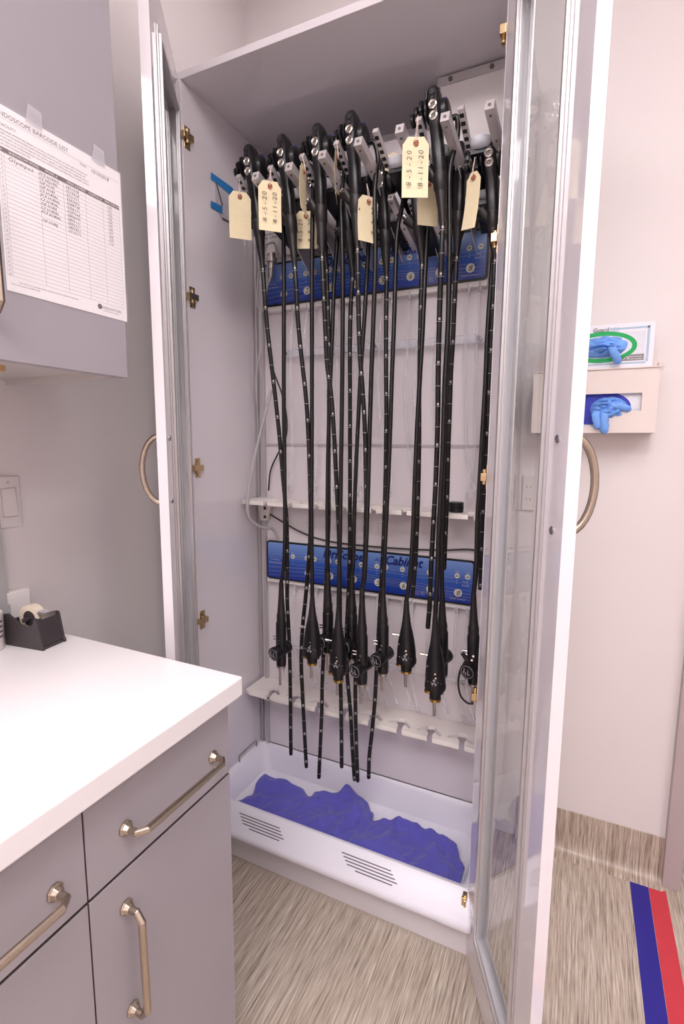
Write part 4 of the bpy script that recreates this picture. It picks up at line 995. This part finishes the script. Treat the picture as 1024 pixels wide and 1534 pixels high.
# ------------------------------------------------------------------ glove dispenser on the back wall
gy = .405
hTR, hBR, hBL = U(988, 551, 1, gy), U(984, 652, 1, gy), U(877, 650, 1, gy)
x1 = hTR.x+.002; x0 = x1-.318; z1, z0 = 1.566, 1.392
gd = thing('glove_dispenser', 'beige metal double glove-box holder on the right wall', 'glove holder', ((x0+x1)/2, YB, z0))
# front plate with a stepped window (polygon with slot built as strips)
cut_l = x0+.055; wx1 = 1.216; wz1 = 1.500; wz0 = 1.452; nx0, nx1, nz0 = x0+.085, 1.138, z0+.018
fp = MB(); f0, f1 = gy, gy+.002
fp.box((x0, f0, wz1), (x1, f1, z1)); fp.box((wx1, f0, z0), (x1, f1, wz1)); fp.box((x0, f0, z0), (cut_l, f1, wz1)); fp.box((nx1, f0, z0), (wx1, f1, wz0)); fp.box((cut_l, f0, z0), (nx1, f1, nz0))
fp.box((cut_l, f0, nz0), (nx0, f1, wz0))
plate_pts = None
fp.build('front_plate', 'holder_beige', gd)
sp = MB().box((x0, f1, z0), (x0+.002, YB-.0005, z1)).box((x1-.002, f1, z0), (x1, YB-.0005, z1)).box((x0, f1, z0), (x1, YB-.0005, z0+.002)).box((x0, f1, z1-.002), (x1, YB-.0005, z1)).box((x0, YB-.0025, z0), (x1, YB-.0005, z1+.06)).box((x0, gy-.004, z1), (x1+.008, gy+.004, z1+.003))
sp.build('shell', 'holder_beige', gd)
MB().box((x1-.006, gy+.0, z1+.002), (x1+.006, gy+.02, z1+.012)).cyl((x1+.003, gy-.004, z1-.006), (x1+.003, gy-.001, z1-.006), .004).build('latch', 'brushed_steel', gd)
MB().cyl((nx0+.02, f0-.0006, z0+.008), (nx0+.02, f0-.0001, z0+.008), .0022).build('rivet', 'port_dark', gd)
def oval_band(cx, cz, rx, rz, rx2, rz2, y, m, n=48):
    o = [Vector((cx+rx*math.cos(2*PI*i/n), y, cz+rz*math.sin(2*PI*i/n))) for i in range(n)]
    q = [Vector((cx+rx2*math.cos(2*PI*i/n), y, cz+rz2*math.sin(2*PI*i/n))) for i in range(n)]
    m.add(o+q, [(i, (i+1) % n, n+(i+1) % n, n+i) for i in range(n)])
def gloves(name, cx, cz, rx, rz, y, label, finger, seed):
    random.seed(seed); from mathutils import noise
    m = MB(); n, k = 60, 18; vs = [(cx, y-.022, cz)]; fs = []
    for j in range(1, k+1):
        for i in range(n):
            a = 2*PI*i/n; r = j/k; x = cx+rx*r*math.cos(a); z = cz+rz*r*math.sin(a)
            fold = abs(noise.noise(Vector((x*30+z*35, z*75-x*18, seed))))*.034+.006*noise.noise(Vector((x*90, z*140, seed)))
            vs.append((x, y-.026*(1-r**2.2)-fold*(1-r**4)+.010, z))
    for i in range(n): fs.append((0, 1+i, 1+(i+1) % n))
    for j in range(k-1):
        for i in range(n): fs.append((1+j*n+i, 1+(j+1)*n+i, 1+(j+1)*n+(i+1) % n, 1+j*n+(i+1) % n))
    m.add(vs, fs); t = m.build(name, 'glove_blue', smooth=True, org=(cx, y, cz)); tag(t, label, 'gloves')
    for fi, pts in enumerate(finger):
        P = smooth_path([Vector((a, b, c_)) for a, b, c_ in pts], 6); L = len(P)
        rings = []
        for i, p in enumerate(P):
            s = i/(L-1); w = .0105*(1 if s < .8 else max(.25, math.sqrt(max(0, 1-((s-.8)/.2)**2)))); dd = (P[min(i+1, L-1)]-P[max(i-1, 0)]).normalized(); xx_ = Vector((1, 0, 0)); xx_ = (xx_-dd*xx_.dot(dd)).normalized(); yy_ = dd.cross(xx_)
            rings.append([p+xx_*w*math.cos(2*PI*q/14)*(1+.08*math.sin(i*1.7))+yy_*w*.55*math.sin(2*PI*q/14) for q in range(14)])
        MB().loft(rings).build('glove_finger', 'glove_blue', t, smooth=True)
    return t
# upper box standing on the holder
bx1 = U(981, 500, 1, gy+.006).x; bx0 = bx1-.245; bz0 = z1+.0035; bz1 = bz0+.118
ub = thing('glove_box', 'upper white glove box with green oval opening, on top of the holder', 'box', ((bx0+bx1)/2, gy+.04, bz0))
MB().box((bx0, gy+.006, bz0), (bx1, YB-.006, bz1)).build('carton', 'box_card', ub, bevel=.0008)
yf = gy+.0055; cx, cz = bx0+.118, bz0+.058
g = MB().box((bx1-.118, yf, bz0+.030), (bx1-.022, yf+.0003, bz1-.022)); g.build('dot_pattern', 'box_pattern', ub)
g = MB(); g.box((bx1-.110, yf-.0002, bz1-.016), (bx1-.014, yf, bz1-.011)); g.box((bx1-.018, yf-.0002, bz0+.014), (bx1-.012, yf, bz1-.011)); g.box((bx0+.012, yf-.0002, bz0+.010), (bx1-.018, yf, bz0+.014)); g.build('printed_border', 'box_blue', ub)
g = MB(); oval_band(cx+.002, cz, .085, .042, .073, .0305, yf-.0004, g); g.build('opening_ring', 'box_green', ub)
g = MB().box((bx1-.080, yf-.0002, bz0+.018), (bx1-.022, yf, bz0+.034)); g.build('label_bar', 'box_label', ub)
g = MB(); text(g, '77%', .013, (bx1-.078, yf-.0004, bz0+.0215), (1, 0, 0), (0, 0, 1), shear=.2); text(g, 'MOISTURIZER LOSS', .0046, (bx1-.055, yf-.0004, bz0+.0265), (1, 0, 0), (0, 0, 1)); text(g, 'SKIN BARRIER TEST', .0046, (bx1-.055, yf-.0004, bz0+.0205), (1, 0, 0), (0, 0, 1)); g.build('label_lettering', 'paper', ub)
xg = U(887, 497, 1, yf).x
g = MB(); text(g, 'Guard', .0155, (xg+.001, yf-.0004, bz1-.0185), (1, 0, 0), (0, 0, 1), bold=.0004); g.build('brand_lettering', 'box_label', ub)
g = MB(); text(g, '\u00ae', .007, (xg+.043, yf-.0004, bz1-.014), (1, 0, 0), (0, 0, 1)); text(g, 'ES', .0155, (xg+.051, yf-.0004, bz1-.020), (1, 0, 0), (0, 0, 1)); g.build('variant_lettering', 'box_blue', ub)
fx_ = U(922, 530, 1, yf).x
gloves('nitrile_gloves', cx+.002, cz, .0745, .033, yf-.001, 'bunch of blue nitrile gloves bulging from the green-ringed box', [[(fx_-.012, yf-.024, cz-.004), (fx_-.006, yf-.030, cz-.020), (fx_+.002, yf-.026, cz-.036), (fx_+.006, yf-.016, cz-.050)]], 3)
# lower box inside the holder
lb = thing('glove_box', 'lower glove box inside the beige holder, dark blue oval opening', 'box', ((x0+x1)/2, gy+.04, z0+.0025))
MB().box((x0+.008, gy+.012, z0+.0025), (x1-.008, YB-.006, z1-.008)).build('carton', 'box_pattern', lb)
cx2, cz2 = x0+.158, z0+.072
g = MB(); oval_band(cx2, cz2, .098, .048, .080, .040, gy+.0110, g); g.build('opening_ring', 'box_navy', lb)
g = MB().cyl((cx2, gy+.0116, cz2), (cx2, gy+.0113, cz2), .001); 
n = 40; g.face([Vector((cx2+.082*math.cos(2*PI*i/n), gy+.0116, cz2+.042*math.sin(2*PI*i/n))) for i in range(n)]); g.build('opening', 'box_navy', lb)
f2 = U(903, 630, 1, gy).x
gloves('nitrile_gloves', f2+.012, cz2-.004, .050, .034, gy+.006, 'blue nitrile gloves drooping out of the holder\u2019s stepped window', [[(f2+.0, gy-.002, cz2-.010), (f2+.002, gy-.012, cz2-.030), (f2+.004, gy-.014, cz2-.052), (f2+.004, gy-.008, cz2-.076)], [(f2-.018, gy-.002, cz2-.012), (f2-.020, gy-.010, cz2-.026), (f2-.014, gy-.010, cz2-.048), (f2-.012, gy-.006, cz2-.062)], [(f2+.01, gy-.002, cz2+.008), (f2+.03, gy-.008, cz2+.004), (f2+.05, gy-.006, cz2-.004), (f2+.066, gy-.002, cz2-.010)]], 8)

# outlet seen through the right door's glass
oc = thing('wall_outlet', 'white electrical outlet plates seen through the right door glass', 'outlet', (.912, YB, 1.205))
MB().box((.876, YB-.006, 1.148), (.908, YB-.0003, 1.262)).build('plate', 'switch_plate', oc, bevel=.002)
MB().box((.912, YB-.008, 1.148), (.950, YB-.0003, 1.262)).build('plate', 'switch_plate', oc, bevel=.002)
s = MB()
for z in (1.185, 1.225):
    for dx in (-.006, .006): s.box((.931+dx-.001, YB-.0086, z-.004), (.931+dx+.001, YB-.0079, z+.004))
s.build('socket_slot', 'port_dark', oc)

# floor tapes
for nm, pts, m, lab in (('floor_tape', [(941, 1302), (968, 1308), (1003, 1534), (970, 1534)], 'tape_blue', 'blue tape line on the floor running toward the camera'),
                        ('floor_tape', [(968, 1308), (992, 1316), (1024, 1440), (1024, 1534), (1003, 1534)], 'tape_red', 'red tape line on the floor beside the blue one')):
    if m == 'tape_blue': q = [(1.298, .458), (1.3475, .458), (1.352, -.9), (1.302, -.9)]
    else: q = [(1.3485, .460), (1.395, .462), (1.402, -.9), (1.353, -.9)]
    o = MB().prism([(a, b, .0003) for a, b in q], (0, 0, .0005)).build(nm, m, org=(q[0][0], -.2, .0003)); tag(o, lab, 'tape')
